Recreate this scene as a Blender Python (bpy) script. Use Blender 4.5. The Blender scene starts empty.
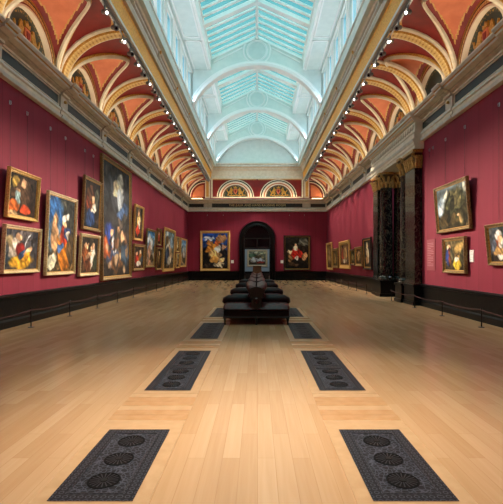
import bpy, bmesh, math, random
from mathutils import Vector, Matrix
random.seed(7)
C = bpy.context.scene.collection
PI = math.pi
CX, HW = -0.03, 6.1            # room centre line and half width
YF, YN = 38.1, -0.35           # far and near walls
F = 435.0                      # focal length in pixels of the 503 px frame
PIERS = [2.9 + 3.55 * k for k in range(10)]
EDGES = [YN] + PIERS + [YF]

# ------------------------------------------------------------------ materials
def lin(c):
    return tuple((v / 12.92 if v <= 0.04045 else ((v + 0.055) / 1.055) ** 2.4) for v in [x / 255.0 for x in c])

def base_mat(name, col, rough=0.6, metal=0.0, spec=0.5, coat=0.0):
    m = bpy.data.materials.new(name); m.use_nodes = True
    b = m.node_tree.nodes['Principled BSDF']
    b.inputs['Base Color'].default_value = (*lin(col), 1)
    b.inputs['Roughness'].default_value = rough
    b.inputs['Metallic'].default_value = metal
    b.inputs['Specular IOR Level'].default_value = spec
    b.inputs['Coat Weight'].default_value = coat
    return m

def N(m, t, **kw):
    n = m.node_tree.nodes.new(t)
    for k, v in kw.items(): setattr(n, k, v)
    return n

def L(m, a, b): m.node_tree.links.new(a, b)

def mapped(m, coord='Object', scale=(1, 1, 1), rot=(0, 0, 0)):
    tc = N(m, 'ShaderNodeTexCoord'); mp = N(m, 'ShaderNodeMapping')
    mp.inputs['Scale'].default_value = scale; mp.inputs['Rotation'].default_value = rot
    L(m, tc.outputs[coord], mp.inputs['Vector'])
    return mp.outputs['Vector']

def ramp(m, fac, stops):
    r = N(m, 'ShaderNodeValToRGB'); e = r.color_ramp.elements
    while len(e) < len(stops): e.new(0.5)
    for i, (p, c) in enumerate(stops):
        e[i].position = p; e[i].color = (*lin(c), 1)
    L(m, fac, r.inputs['Fac'])
    return r.outputs['Color']

def noisy(name, c1, c2, scale=6, rough=0.6, metal=0.0, detail=4, bump=0.0, coat=0.0, lo=0.35, hi=0.65, stretch=(1, 1, 1), spec=0.5):
    m = base_mat(name, c1, rough, metal, spec, coat)
    b = m.node_tree.nodes['Principled BSDF']
    n = N(m, 'ShaderNodeTexNoise'); n.inputs['Scale'].default_value = scale; n.inputs['Detail'].default_value = detail
    L(m, mapped(m, 'Object', stretch), n.inputs['Vector'])
    L(m, ramp(m, n.outputs['Fac'], [(lo, c1), (hi, c2)]), b.inputs['Base Color'])
    if bump:
        bp = N(m, 'ShaderNodeBump'); bp.inputs['Strength'].default_value = bump; bp.inputs['Distance'].default_value = 0.02
        L(m, n.outputs['Fac'], bp.inputs['Height']); L(m, bp.outputs['Normal'], b.inputs['Normal'])
    return m

def veined(name, c1, c2, c3, scale, rough, coat=0.0):
    m = base_mat(name, c1, rough, 0, 0.5, coat); b = m.node_tree.nodes['Principled BSDF']; b.inputs['Specular IOR Level'].default_value = .3 if 'column' in name or 'vein' in name else .18
    n = N(m, 'ShaderNodeTexNoise'); n.inputs['Scale'].default_value = scale; n.inputs['Detail'].default_value = 8
    n.inputs['Distortion'].default_value = 1.6
    L(m, mapped(m, 'Object', (1, 1, .6)), n.inputs['Vector'])
    L(m, ramp(m, n.outputs['Fac'], [(.40, c1), (.50, c2), (.54, c3), (.58, c1)]), b.inputs['Base Color'])
    return m

def fabric():
    m = base_mat('crimson_damask', (150, 40, 66), 0.75, 0, 0.25); b = m.node_tree.nodes['Principled BSDF']
    tc = N(m, 'ShaderNodeTexCoord'); sx = N(m, 'ShaderNodeSeparateXYZ'); L(m, tc.outputs['Object'], sx.inputs[0])
    add = N(m, 'ShaderNodeMath', operation='ADD'); L(m, sx.outputs[0], add.inputs[0]); L(m, sx.outputs[1], add.inputs[1])
    dv = N(m, 'ShaderNodeMath', operation='DIVIDE'); dv.inputs[1].default_value = 0.72; L(m, add.outputs[0], dv.inputs[0])
    fr = N(m, 'ShaderNodeMath', operation='FRACT'); L(m, dv.outputs[0], fr.inputs[0])
    seam = ramp(m, fr.outputs[0], [(0, (116, 30, 46)), (.012, (116, 30, 46)), (.03, (139, 39, 60)), (1, (135, 37, 57))])
    n = N(m, 'ShaderNodeTexNoise'); n.inputs['Scale'].default_value = 7
    L(m, mapped(m, 'Object', (1, 1, .12)), n.inputs['Vector'])
    mx = N(m, 'ShaderNodeMix', data_type='RGBA', blend_type='MULTIPLY'); mx.inputs['Factor'].default_value = 1
    L(m, seam, mx.inputs[6]); L(m, ramp(m, n.outputs['Fac'], [(.3, (247, 246, 246)), (.7, (255, 255, 255))]), mx.inputs[7])
    L(m, mx.outputs[2], b.inputs['Base Color'])
    return m

def planks():
    m = base_mat('oak_planks', (222, 186, 138), 0.3, 0, 0.45); b = m.node_tree.nodes['Principled BSDF']
    tc = N(m, 'ShaderNodeTexCoord'); sx = N(m, 'ShaderNodeSeparateXYZ'); L(m, tc.outputs['Object'], sx.inputs[0])
    cb = N(m, 'ShaderNodeCombineXYZ'); L(m, sx.outputs[1], cb.inputs[0]); L(m, sx.outputs[0], cb.inputs[1])
    br = N(m, 'ShaderNodeTexBrick'); br.offset = 0.37; br.offset_frequency = 2
    br.inputs['Scale'].default_value = 1; br.inputs['Brick Width'].default_value = 1.35; br.inputs['Row Height'].default_value = 0.143
    br.inputs['Mortar Size'].default_value = 0.003; br.inputs['Mortar Smooth'].default_value = 0.6; br.inputs['Bias'].default_value = 0
    br.inputs['Color1'].default_value = (*lin((194, 160, 124)), 1); br.inputs['Color2'].default_value = (*lin((182, 145, 107)), 1)
    br.inputs['Mortar'].default_value = (*lin((172, 136, 99)), 1)
    L(m, cb.outputs[0], br.inputs['Vector'])
    n = N(m, 'ShaderNodeTexNoise'); n.inputs['Scale'].default_value = 9; n.inputs['Detail'].default_value = 6; n.inputs['Distortion'].default_value = .6
    L(m, mapped(m, 'Object', (3.0, .12, 1)), n.inputs['Vector'])
    mx = N(m, 'ShaderNodeMix', data_type='RGBA', blend_type='MULTIPLY'); mx.inputs['Factor'].default_value = 0.8
    L(m, br.outputs['Color'], mx.inputs[6]); L(m, ramp(m, n.outputs['Fac'], [(.2, (238, 230, 220)), (.8, (255, 255, 255))]), mx.inputs[7])
    L(m, mx.outputs[2], b.inputs['Base Color'])
    b.inputs['Roughness'].default_value = .23
    return m

def uv_pattern(name, bg, fg, dark, nu, nv, rough=0.45):
    """beads / leaves repeating along a moulding (u along it, v across it)"""
    m = base_mat(name, bg, rough); b = m.node_tree.nodes['Principled BSDF']
    v = N(m, 'ShaderNodeTexVoronoi'); v.inputs['Scale'].default_value = 1; v.inputs['Randomness'].default_value = 0.12
    L(m, mapped(m, 'UV', (nu, nv, 1)), v.inputs['Vector'])
    L(m, ramp(m, v.outputs['Distance'], [(0, fg), (.33, bg), (.5, bg), (.62, dark)]), b.inputs['Base Color'])
    return m

def glass(name, tint):
    m = bpy.data.materials.new(name); m.use_nodes = True; nt = m.node_tree
    for n in list(nt.nodes): nt.nodes.remove(n)
    o = N(m, 'ShaderNodeOutputMaterial'); t = N(m, 'ShaderNodeBsdfTransparent'); g = N(m, 'ShaderNodeBsdfGlossy'); x = N(m, 'ShaderNodeMixShader')
    t.inputs[0].default_value = (*lin(tint), 1); g.inputs['Roughness'].default_value = 0.05; x.inputs[0].default_value = 0.04
    L(m, t.outputs[0], x.inputs[1]); L(m, g.outputs[0], x.inputs[2]); L(m, x.outputs[0], o.inputs[0])
    return m

def emis(name, col, s):
    m = base_mat(name, col); b = m.node_tree.nodes['Principled BSDF']
    b.inputs['Emission Color'].default_value = (*lin(col), 1); b.inputs['Emission Strength'].default_value = s
    return m

def canvas_mat():
    m = base_mat('oil_paint', (90, 70, 50), 0.6, 0, 0.1); b = m.node_tree.nodes['Principled BSDF']
    a = N(m, 'ShaderNodeAttribute'); a.attribute_name = 'paint'
    n = N(m, 'ShaderNodeTexNoise'); n.inputs['Scale'].default_value = 14; n.inputs['Detail'].default_value = 5
    L(m, mapped(m), n.inputs['Vector'])
    mx = N(m, 'ShaderNodeMix', data_type='RGBA', blend_type='MULTIPLY'); mx.inputs['Factor'].default_value = 0.35
    L(m, a.outputs['Color'], mx.inputs[6]); L(m, ramp(m, n.outputs['Fac'], [(.32, (110, 105, 100)), (.68, (255, 255, 255))]), mx.inputs[7])
    L(m, mx.outputs[2], b.inputs['Base Color'])
    return m

def grille_mat():
    m = base_mat('cast_iron_tracery', (40, 41, 50), 0.5, 0.0, .2); b = m.node_tree.nodes['Principled BSDF']
    v = N(m, 'ShaderNodeTexVoronoi', feature='DISTANCE_TO_EDGE'); v.inputs['Scale'].default_value = 27
    L(m, mapped(m), v.inputs['Vector'])
    L(m, ramp(m, v.outputs['Distance'], [(0, (82, 84, 96)), (.05, (60, 62, 72)), (.12, (17, 17, 22)), (1, (10, 10, 14))]), b.inputs['Base Color'])
    return m

def border_mat():
    m = base_mat('cast_iron_chain_border', (40, 41, 50), 0.5, 0.0, .2); b = m.node_tree.nodes['Principled BSDF']
    v = N(m, 'ShaderNodeTexVoronoi'); v.inputs['Scale'].default_value = 1; v.inputs['Randomness'].default_value = 0.05
    L(m, mapped(m, 'UV', (1, 1, 1)), v.inputs['Vector'])
    L(m, ramp(m, v.outputs['Distance'], [(0, (10, 10, 14)), (.2, (12, 12, 16)), (.32, (82, 82, 92)), (.43, (12, 12, 16)), (.6, (22, 22, 28))]), b.inputs['Base Color'])
    return m

MT = dict(
    wall=fabric(), floor=planks(),
    dado=veined('black_marble', (7, 7, 8), (14, 13, 13), (28, 25, 25), 5, 0.3, 0.0),
    column=veined('dark_veined_marble', (12, 12, 11), (31, 29, 25), (84, 78, 65), 7, 0.2, 0.2),
    cream=noisy('cream_stone_paint', (226, 217, 198), (212, 202, 180), 5, 0.55),
    stone=noisy('drab_stone_paint', (200, 192, 176), (184, 174, 154), 5, 0.55),
    pale=noisy('pale_blue_grey_paint', (222, 224, 218), (206, 208, 200), 5, 0.55),
    ochre=noisy('ochre_gilding', (206, 158, 82), (176, 126, 56), 26, 0.42, 0.05, bump=.3),
    gold=noisy('bright_gilding', (220, 172, 86), (176, 122, 44), 30, 0.36, 0.55, bump=.4),
    goldfr=noisy('gilt_frame', (244, 204, 128), (194, 146, 74), 38, 0.42, 0.12, bump=.6),
    goldpale=noisy('pale_gilt_frame', (244, 226, 182), (190, 154, 100), 42, 0.45, 0.08, bump=.6),
    golddk=noisy('dull_gilt_frame', (180, 146, 92), (110, 82, 44), 38, 0.42, 0.12, bump=.6),
    ebony=noisy('ebony_frame', (26, 21, 18), (44, 34, 27), 30, 0.35),
    red=noisy('oxblood_paint', (130, 18, 12), (112, 13, 9), 3, 0.6),
    orange=noisy('terracotta_paint', (208, 118, 78), (194, 104, 66), 3, 0.6),
    black=base_mat('black_paint', (24, 22, 20), 0.5),
    white=noisy('warm_white_paint', (238, 224, 204), (228, 212, 190), 3, 0.6),
    green=noisy('dark_green_paint', (44, 56, 46), (32, 42, 36), 4, 0.55),
    scroll=noisy('gold_scroll_on_green', (44, 56, 46), (170, 132, 66), 15, 0.5, lo=.52, hi=.60),
    beads=uv_pattern('gold_leaf_band', (206, 170, 100), (236, 212, 156), (158, 108, 48), 1, 1),
    dots=uv_pattern('cream_bead_band', (216, 178, 110), (246, 228, 186), (170, 112, 46), 1, 1),
    frieze=noisy('gilt_frieze_band', (255, 188, 66), (230, 150, 36), 16, 0.5, 0.0, bump=.3),
    panel=noisy('bronze_lattice', (54, 47, 36), (34, 30, 24), 60, 0.5, 0.2),
    mint=noisy('pale_mint_plaster', (222, 232, 226), (212, 224, 218), 3, 0.6),
    lwhite=base_mat('lantern_white_paint', (246, 248, 244), 0.5),
    roofglass=glass('tinted_roof_glass', (106, 174, 178)), sideglass=glass('clear_window_glass', (158, 216, 240)),
    iron=noisy('black_iron', (22, 21, 22), (36, 34, 34), 20, 0.45, 0.5),
    grille=grille_mat(), border=border_mat(), hole=base_mat('dark_rosette', (9, 8, 10), 0.6, 0.0, .15),
    rim=base_mat('worn_iron_edge', (48, 47, 53), 0.4, 0.4),
    leather=noisy('oxblood_leather', (58, 13, 15), (76, 22, 21), 14, 0.36, bump=.2, spec=.28),
    leatherdk=noisy('dark_brown_leather', (22, 7, 8), (30, 10, 10), 14, 0.5, bump=.25, spec=.2),
    wood=noisy('dark_mahogany', (16, 7, 6), (24, 11, 8), 12, 0.45, stretch=(1, .2, 1)),
    brown=noisy('brown_wood', (112, 76, 44), (92, 60, 34), 10, 0.5),
    rope=noisy('dark_red_cord', (74, 24, 24), (52, 16, 16), 60, 0.7),
    silver=base_mat('brushed_aluminium', (170, 172, 174), 0.35, 0.7),
    lampbody=base_mat('grey_lamp_housing', (98, 98, 100), 0.4, 0.5),
    lens=emis('lit_lamp_lens', (255, 248, 236), 6.0),
    strip=emis('lit_warm_strip', (255, 214, 150), 4.0),
    paper=base_mat('white_card', (238, 234, 228), 0.6), ink=base_mat('grey_print', (70, 66, 66), 0.7),
    pink=base_mat('rose_board', (142, 44, 58), 0.6), letters=base_mat('gold_letters', (226, 200, 140), 0.4, 0.2),
    signgreen=base_mat('black_green_board', (18, 21, 17), 0.4), bluewall=base_mat('pale_blue_wall', (176, 190, 194), 0.7),
    darkred=base_mat('dark_red_wall', (84, 22, 26), 0.7), darkglass=base_mat('dark_fanlight', (16, 16, 18), 0.15),
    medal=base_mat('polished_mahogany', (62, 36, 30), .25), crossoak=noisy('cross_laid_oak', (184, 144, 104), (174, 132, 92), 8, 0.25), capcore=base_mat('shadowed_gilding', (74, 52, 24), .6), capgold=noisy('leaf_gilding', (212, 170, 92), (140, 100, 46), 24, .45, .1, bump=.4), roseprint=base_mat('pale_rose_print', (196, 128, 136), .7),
    paint=canvas_mat(), plankedge=noisy('pale_oak_border', (190, 155, 118), (180, 144, 106), 8, 0.3, stretch=(1, 1, 1)),
)

# ------------------------------------------------------------------ mesh builder
class MB:
    def __init__(s): s.v, s.f, s.m, s.uv = [], [], [], []
    def quad(s, ps, mat, uv=None):
        b = len(s.v); s.v += [tuple(p) for p in ps]; s.f.append(tuple(range(b, b + len(ps)))); s.m.append(mat)
        s.uv.append(uv or [(0, 0)] * len(ps))
    def box(s, x0, x1, y0, y1, z0, z1, mat, top=None):
        x0, x1 = min(x0, x1), max(x0, x1)
        t = top or 0
        b = len(s.v)
        s.v += [(x0, y0, z0), (x1, y0, z0), (x1, y1, z0), (x0, y1, z0),
                (x0 + t, y0 + t, z1), (x1 - t, y0 + t, z1), (x1 - t, y1 - t, z1), (x0 + t, y1 - t, z1)]
        for q in ((0, 3, 2, 1), (4, 5, 6, 7), (0, 1, 5, 4), (1, 2, 6, 5), (2, 3, 7, 6), (3, 0, 4, 7)):
            s.f.append(tuple(b + i for i in q)); s.m.append(mat); s.uv.append([(0, 0)] * 4)
    def grid(s, fn, nu, nv, mat, uvs=(1, 1), closed_u=False):
        """fn(u, v) with u, v in 0..1; mat is a key or a function of (u, v)"""
        b = len(s.v)
        for i in range(nu + 1):
            for j in range(nv + 1): s.v.append(tuple(fn(i / nu, j / nv)))
        for i in range(nu):
            for j in range(nv):
                a = b + i * (nv + 1) + j
                s.f.append((a, a + nv + 1, a + nv + 2, a + 1))
                s.m.append(mat((i + .5) / nu, (j + .5) / nv) if callable(mat) else mat)
                s.uv.append([(i / nu * uvs[0], j / nv * uvs[1]), ((i + 1) / nu * uvs[0], j / nv * uvs[1]),
                             ((i + 1) / nu * uvs[0], (j + 1) / nv * uvs[1]), (i / nu * uvs[0], (j + 1) / nv * uvs[1])])
    def sweep(s, prof, place, ts, mats, caps=False, per_m=0):
        """prof: [(a, b)], place(a, b, t) -> point, ts: stations, mats: key or one key per profile segment"""
        b = len(s.v); n = len(prof)
        for t in ts:
            for (p, q) in prof: s.v.append(tuple(place(p, q, t)))
        for i in range(len(ts) - 1):
            for j in range(n - 1):
                a = b + i * n + j
                s.f.append((a, a + n, a + n + 1, a + 1))
                s.m.append(mats if isinstance(mats, str) else mats[j])
                u0, u1 = (i * per_m, (i + 1) * per_m)
                s.uv.append([(u0, 0), (u1, 0), (u1, 1), (u0, 1)])
        if caps:
            for k in (0, len(ts) - 1):
                s.f.append(tuple(b + k * n + j for j in range(n)))
                s.m.append(caps if isinstance(caps, str) else (mats if isinstance(mats, str) else mats[0])); s.uv.append([(0, 0)] * n)
    def tube(s, pts, r, mat, n=8, ends=True):
        pts = [Vector(p) for p in pts]; rs = r if isinstance(r, (list, tuple)) else [r] * len(pts)
        b = len(s.v); prev = None
        for i, p in enumerate(pts):
            d = (pts[min(i + 1, len(pts) - 1)] - pts[max(i - 1, 0)]).normalized()
            a = prev if prev is not None else (Vector((0, 0, 1)) if abs(d.z) < .9 else Vector((1, 0, 0)))
            u = (a - d * a.dot(d)).normalized(); w = d.cross(u); prev = u
            for k in range(n):
                t = 2 * PI * k / n; s.v.append(tuple(p + (u * math.cos(t) + w * math.sin(t)) * rs[i]))
        for i in range(len(pts) - 1):
            for k in range(n):
                a, c = b + i * n + k, b + i * n + (k + 1) % n
                s.f.append((a, c, c + n, a + n)); s.m.append(mat); s.uv.append([(0, 0)] * 4)
        if ends:
            for i in (0, len(pts) - 1):
                s.f.append(tuple(b + i * n + k for k in range(n))); s.m.append(mat); s.uv.append([(0, 0)] * n)
    def lathe(s, prof, c, mat, n=20, axis='z'):
        """prof: [(radius, height)]"""
        b = len(s.v); m = len(prof)
        for (r, h) in prof:
            for k in range(n):
                t = 2 * PI * k / n; x, y = r * math.cos(t), r * math.sin(t)
                s.v.append((c[0] + x, c[1] + y, c[2] + h) if axis == 'z' else (c[0] + x, c[1] + h, c[2] + y))
        for i in range(m - 1):
            for k in range(n):
                a, d = b + i * n + k, b + i * n + (k + 1) % n
                s.f.append((a, d, d + n, a + n)); s.m.append(mat if isinstance(mat, str) else mat[i]); s.uv.append([(0, 0)] * 4)
        for i in (0, m - 1):
            if prof[i][0] > 1e-5:
                s.f.append(tuple(b + i * n + k for k in range(n))); s.m.append(mat if isinstance(mat, str) else mat[min(i, m - 2)]); s.uv.append([(0, 0)] * n)
    def prism(s, poly, place, d0, d1, mat):
        """poly in 2-D, place(a, b, d)"""
        b = len(s.v); n = len(poly)
        for d in (d0, d1):
            for (p, q) in poly: s.v.append(tuple(place(p, q, d)))
        s.f.append(tuple(range(b, b + n))); s.m.append(mat); s.uv.append([(0, 0)] * n)
        s.f.append(tuple(range(b + n, b + 2 * n))); s.m.append(mat); s.uv.append([(0, 0)] * n)
        for k in range(n):
            k2 = (k + 1) % n
            s.f.append((b + k, b + k2, b + n + k2, b + n + k)); s.m.append(mat); s.uv.append([(0, 0)] * 4)
    def ring(s, r0, r1, a0, a1, place, d, mat, n=32, nub=0, k=1.0):
        """flat annulus in the (a, b) plane of place(); k stretches the height"""
        s.grid(lambda u, v: place((r0 + (r1 - r0) * v) * math.cos(a0 + (a1 - a0) * u), k * (r0 + (r1 - r0) * v) * math.sin(a0 + (a1 - a0) * u), d),
               n, 1, mat, (nub or 1, 1))
    def build(s, name, parent=None, smooth=35, loc=None):
        keys = list(dict.fromkeys(s.m))
        me = bpy.data.meshes.new(name); me.from_pydata(s.v, [], s.f)
        for k in keys: me.materials.append(MT[k])
        idx = {k: i for i, k in enumerate(keys)}
        uvl = me.uv_layers.new(name='UVMap')
        flat = []
        for pf, u in zip(me.polygons, s.uv):
            for q in u: flat += [q[0], q[1]]
        uvl.data.foreach_set('uv', flat)
        me.polygons.foreach_set('material_index', [idx[k] for k in s.m])
        bm = bmesh.new(); bm.from_mesh(me)
        bmesh.ops.recalc_face_normals(bm, faces=bm.faces); bm.to_mesh(me); bm.free()
        if smooth:
            me.shade_smooth(); me.set_sharp_from_angle(angle=math.radians(smooth))
        o = bpy.data.objects.new(name, me); C.objects.link(o)
        if parent: o.parent = parent
        if loc: o.location = loc
        return o

def tag(o, label=None, cat=None, group=None, kind=None):
    for k, v in (('label', label), ('category', cat), ('group', group), ('kind', kind)):
        if v: o[k] = v
    return o
def empty(name, loc=(0, 0, 0), rz=0.0, rx=0.0):
    o = bpy.data.objects.new(name, None); C.objects.link(o); o.location = loc; o.rotation_euler = (rx, 0, rz)
    o.empty_display_size = .1
    return o
def copy_tree(o, parent=None):
    c = o.copy(); C.objects.link(c)
    if parent: c.parent = parent
    for ch in list(o.children): copy_tree(ch, c)
    return c
def struct(mb, name, parent=None, smooth=35):
    o = mb.build(name, parent, smooth)
    if not parent: o['kind'] = 'structure'
    return o
def rx_(s, r): return CX + s * r

# ------------------------------------------------------------------ floor, walls, dado
m = MB(); m.box(CX - 7.2, CX + 11, YN - .3, YF, -.2, 0, 'floor'); floor = struct(m, 'floor')
m = MB(); m.box(-8, 8, YF, 52, -.2, -.002, 'floor'); struct(m, 'floor_beyond_door')
m = MB(); m.box(rx_(-1, HW), rx_(-1, HW + .9), YN, YF, 0, 7.2, 'wall'); struct(m, 'wall_left')
m = MB()
m.box(rx_(1, HW), rx_(1, HW + .9), YN, 16.5, 0, 7.2, 'wall'); m.box(rx_(1, HW), rx_(1, HW + .9), 21.25, YF, 0, 7.2, 'wall')
m.box(rx_(1, HW), rx_(1, HW + .9), 16.5, 21.25, 5.76, 7.2, 'cream')
struct(m, 'wall_right')
DW, DZ = 1.56, 3.62            # doorway surround: half width, spring height
m = MB()
arc = [(CX + 1.2 * math.cos(t), DZ + 1.2 * math.sin(t)) for t in [PI * k / 20 for k in range(21)]]
farp = lambda a, b, d: (a, YF + d, b)
poly = [(CX - 7.2, 0), (CX - 1.2, 0)] + arc[::-1] + [(CX + 1.2, 0), (CX + 7.2, 0), (CX + 7.2, 7.3), (CX - 7.2, 7.3)]
# far wall as strips round the arched opening
m.box(CX - 7.2, CX - 1.2, YF, YF + .6, 0, 7.3, 'wall'); m.box(CX + 1.2, CX + 7.2, YF, YF + .6, 0, 7.3, 'wall')
for i in range(20):
    (xa, za), (xb, zb) = arc[i], arc[i + 1]
    m.quad([(xa, YF, za), (xb, YF, zb), (xb, YF, 7.3), (xa, YF, 7.3)], 'wall')
    m.quad([(xa, YF, za), (xb, YF, zb), (xb, YF + .6, zb), (xa, YF + .6, za)], 'dado')
struct(m, 'wall_far', smooth=0)
m = MB(); m.box(CX - 7.2, CX + 7.2, YN - .3, YN, 0, 14.5, 'wall'); struct(m, 'wall_near')

DADO = [(0.0, .80), (.05, .80), (.09, .765), (.09, .72), (.05, .70), (.05, .20), (.09, .18), (.12, .16), (.12, 0)]
def side_place(s): return lambda d, z, t: (rx_(s, HW - d), t, z)
def far_place(d, z, t): return (t, YF - d, z)
m = MB(); m.sweep(DADO, side_place(-1), [YN, YF], 'dado', True); struct(m, 'baseboard_left', smooth=20)
m = MB(); m.sweep(DADO, side_place(1), [YN, 16.0], 'dado', True); m.sweep(DADO, side_place(1), [21.75, YF], 'dado', True); struct(m, 'baseboard_right', smooth=20)
m = MB(); m.sweep(DADO, far_place, [CX - HW, CX - DW], 'dado', True); m.sweep(DADO, far_place, [CX + DW, CX + HW], 'dado', True); struct(m, 'baseboard_far', smooth=20)

# ------------------------------------------------------------------ main cornice
CORN = [(0, 6.0), (.12, 6.02), (.15, 6.1), (.09, 6.13), (.09, 6.23), (.13, 6.26), (.13, 6.32), (.03, 6.36), (.03, 6.71),
        (.10, 6.73), (.10, 6.79), (.18, 6.83), (.18, 6.86), (.22, 6.87), (.38, 6.90), (.38, 6.96), (.42, 6.98), (.48, 7.03), (.48, 7.07), (0, 7.11)]
CMAT = ['cream', 'pale', 'cream', 'cream', 'cream', 'pale', 'stone', 'stone', 'stone', 'cream', 'stone', 'stone', 'stone', 'cream', 'stone', 'ochre', 'pale', 'pale', 'stone']
n_trim = 0
def next_trim():
    global n_trim; n_trim += 1; return 'trim_%d' % n_trim
for s in (-1, 1):
    m = MB(); m.sweep(CORN, side_place(s), [YN, YF], CMAT); cor = struct(m, next_trim(), smooth=20)
    for i, p in enumerate(PIERS):
        if p < 6: continue
        b = MB()
        ress = [(d + .09 if z > 6.7 and d > 0 else (.11 if 6.33 < z < 6.72 else d + (.03 if d > 0 else 0)), z) for (d, z) in CORN]
        b.sweep(ress, side_place(s), [p - .24, p + .24], CMAT, 'stone')
        b.lathe([(0, -.02), (.06, 0), (.045, .05), (0, .09)], (rx_(s, HW - .14), p, 6.54), 'gold', 10)
        b.build('bracket', cor, 20)
    for i in range(len(EDGES) - 1):
        a, c = EDGES[i], EDGES[i + 1]
        if c < 6: continue
        if s == 1 and 16 < (a + c) / 2 < 22: continue
        b = MB(); X = rx_(s, HW - .05)
        y0, y1 = a + .3, c - .3
        b.box(X, rx_(s, HW), y0, y1, 6.40, 6.68, 'panel')
        for q in (6.38, 6.68): b.box(rx_(s, HW - .075), rx_(s, HW), y0 - .03, y1 + .03, q, q + .03, 'cream')
        for q in (y0 - .03, y1): b.box(rx_(s, HW - .075), rx_(s, HW), q, q + .03, 6.40, 6.69, 'cream')
        b.build('frieze_grille', cor, 0)
m = MB(); m.sweep(CORN, far_place, [CX - HW, CX + HW], CMAT); corf = struct(m, next_trim(), smooth=20)
for x in (-4.35, 4.35):
    b = MB(); ress = [(d + .09 if z > 6.7 and d > 0 else (.11 if 6.33 < z < 6.72 else d + (.03 if d > 0 else 0)), z) for (d, z) in CORN]
    b.sweep(ress, far_place, [CX + x - .24, CX + x + .24], CMAT, 'stone'); b.build('bracket', corf, 20)
for x0, x1 in ((-5.95, -4.68), (4.68, 5.95)):
    b = MB(); b.box(CX + x0, CX + x1, YF - .05, YF, 6.40, 6.68, 'panel'); b.build('frieze_grille', corf, 0)

# portico entablature on the right wall
m = MB()
ENT = [(.0, 5.74), (.34, 5.74), (.34, 5.86), (.37, 5.87), (.37, 5.98), (.40, 6.0), (.44, 6.08), (.36, 6.12), (.36, 6.3), (.39, 6.33), (.33, 6.37), (.33, 6.71), (.40, 6.73), (.40, 6.79), (.45, 6.83), (.45, 6.87), (.50, 6.90), (.50, 6.97), (.56, 7.03), (.56, 7.07), (0, 7.11)]
m.sweep(ENT, side_place(1), [15.85, 21.95], ['cream'] * 5 + ['pale'] + ['cream'] * 4 + ['cream', 'cream', 'ochre', 'stone', 'stone', 'ochre', 'pale', 'stone', 'pale', 'stone'], 'cream')
ent = struct(m, next_trim(), smooth=20)
b = MB()
for k in range(22):        # swags carved in the frieze
    y = 16.1 + k * .265
    b.tube([(rx_(1, HW - .345), y + .13 * math.cos(t), 6.63 - .16 * math.sin(t)) for t in [PI * q / 6 for q in range(7)]], .022, 'stone', 6)
b.build('carved_swags', ent)

# ------------------------------------------------------------------ coves: vaults, ribs, lunettes
RB, Z0, ZH = 4.1, 7.14, 1.66
def cove(phi): return (RB + (HW - RB) * math.cos(phi), Z0 + ZH * math.sin(phi))
RIBH = .29
ceil = empty('ceiling'); ceil['kind'] = 'structure'

def groin(y0, y1, t):
    yc, r = (y0 + y1) / 2, (y1 - y0) / 2 - RIBH
    return yc - r * math.cos(t), math.asin(.975 * math.sin(t))

def crest(mb_gold, mb_red, place, k=1.0):
    """two rampant beasts holding a crowned shield above a scroll (local a across, b up, d out)"""
    sh = [(-.16, .62), (.16, .62), (.17, .40), (.10, .24), (0, .16), (-.10, .24), (-.17, .40)]
    mb_red.prism([(a * k, b * k) for a, b in sh], place, 0, .05, 'orange')
    mb_red.prism([(a * k * .55, (b - .4) * k * .55 + .4 * k) for a, b in sh], place, .05, .07, 'red')
    crown = [(-.14, .66), (-.17, .82), (-.08, .75), (0, .88), (.08, .75), (.17, .82), (.14, .66)]
    mb_gold.prism([(a * k, b * k) for a, b in crown], place, 0, .05, 'gold')
    for s in (-1, 1):
        beast = [(.22, .18), (.30, .34), (.24, .46), (.20, .58), (.28, .60), (.30, .72), (.40, .74), (.46, .62), (.50, .48), (.60, .36), (.68, .44),
                 (.72, .58), (.76, .56), (.74, .40), (.64, .26), (.70, .10), (.60, .06), (.56, .16), (.46, .24), (.40, .12), (.34, .06), (.28, .08), (.34, .20)]
        mb_gold.prism([(s * a * k, b * k) for a, b in beast], place, 0, .045, 'gold')
    for i in range(9):
        t = -.72 + i * .18; h = .03 + .03 * math.cos(i * 1.6)
        mb_gold.prism([(t * k, (h - .03) * k), ((t + .16) * k, (h - .03) * k), ((t + .16) * k, (h + .05) * k), (t * k, (h + .05) * k)], place, 0, .035, 'gold')

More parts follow.
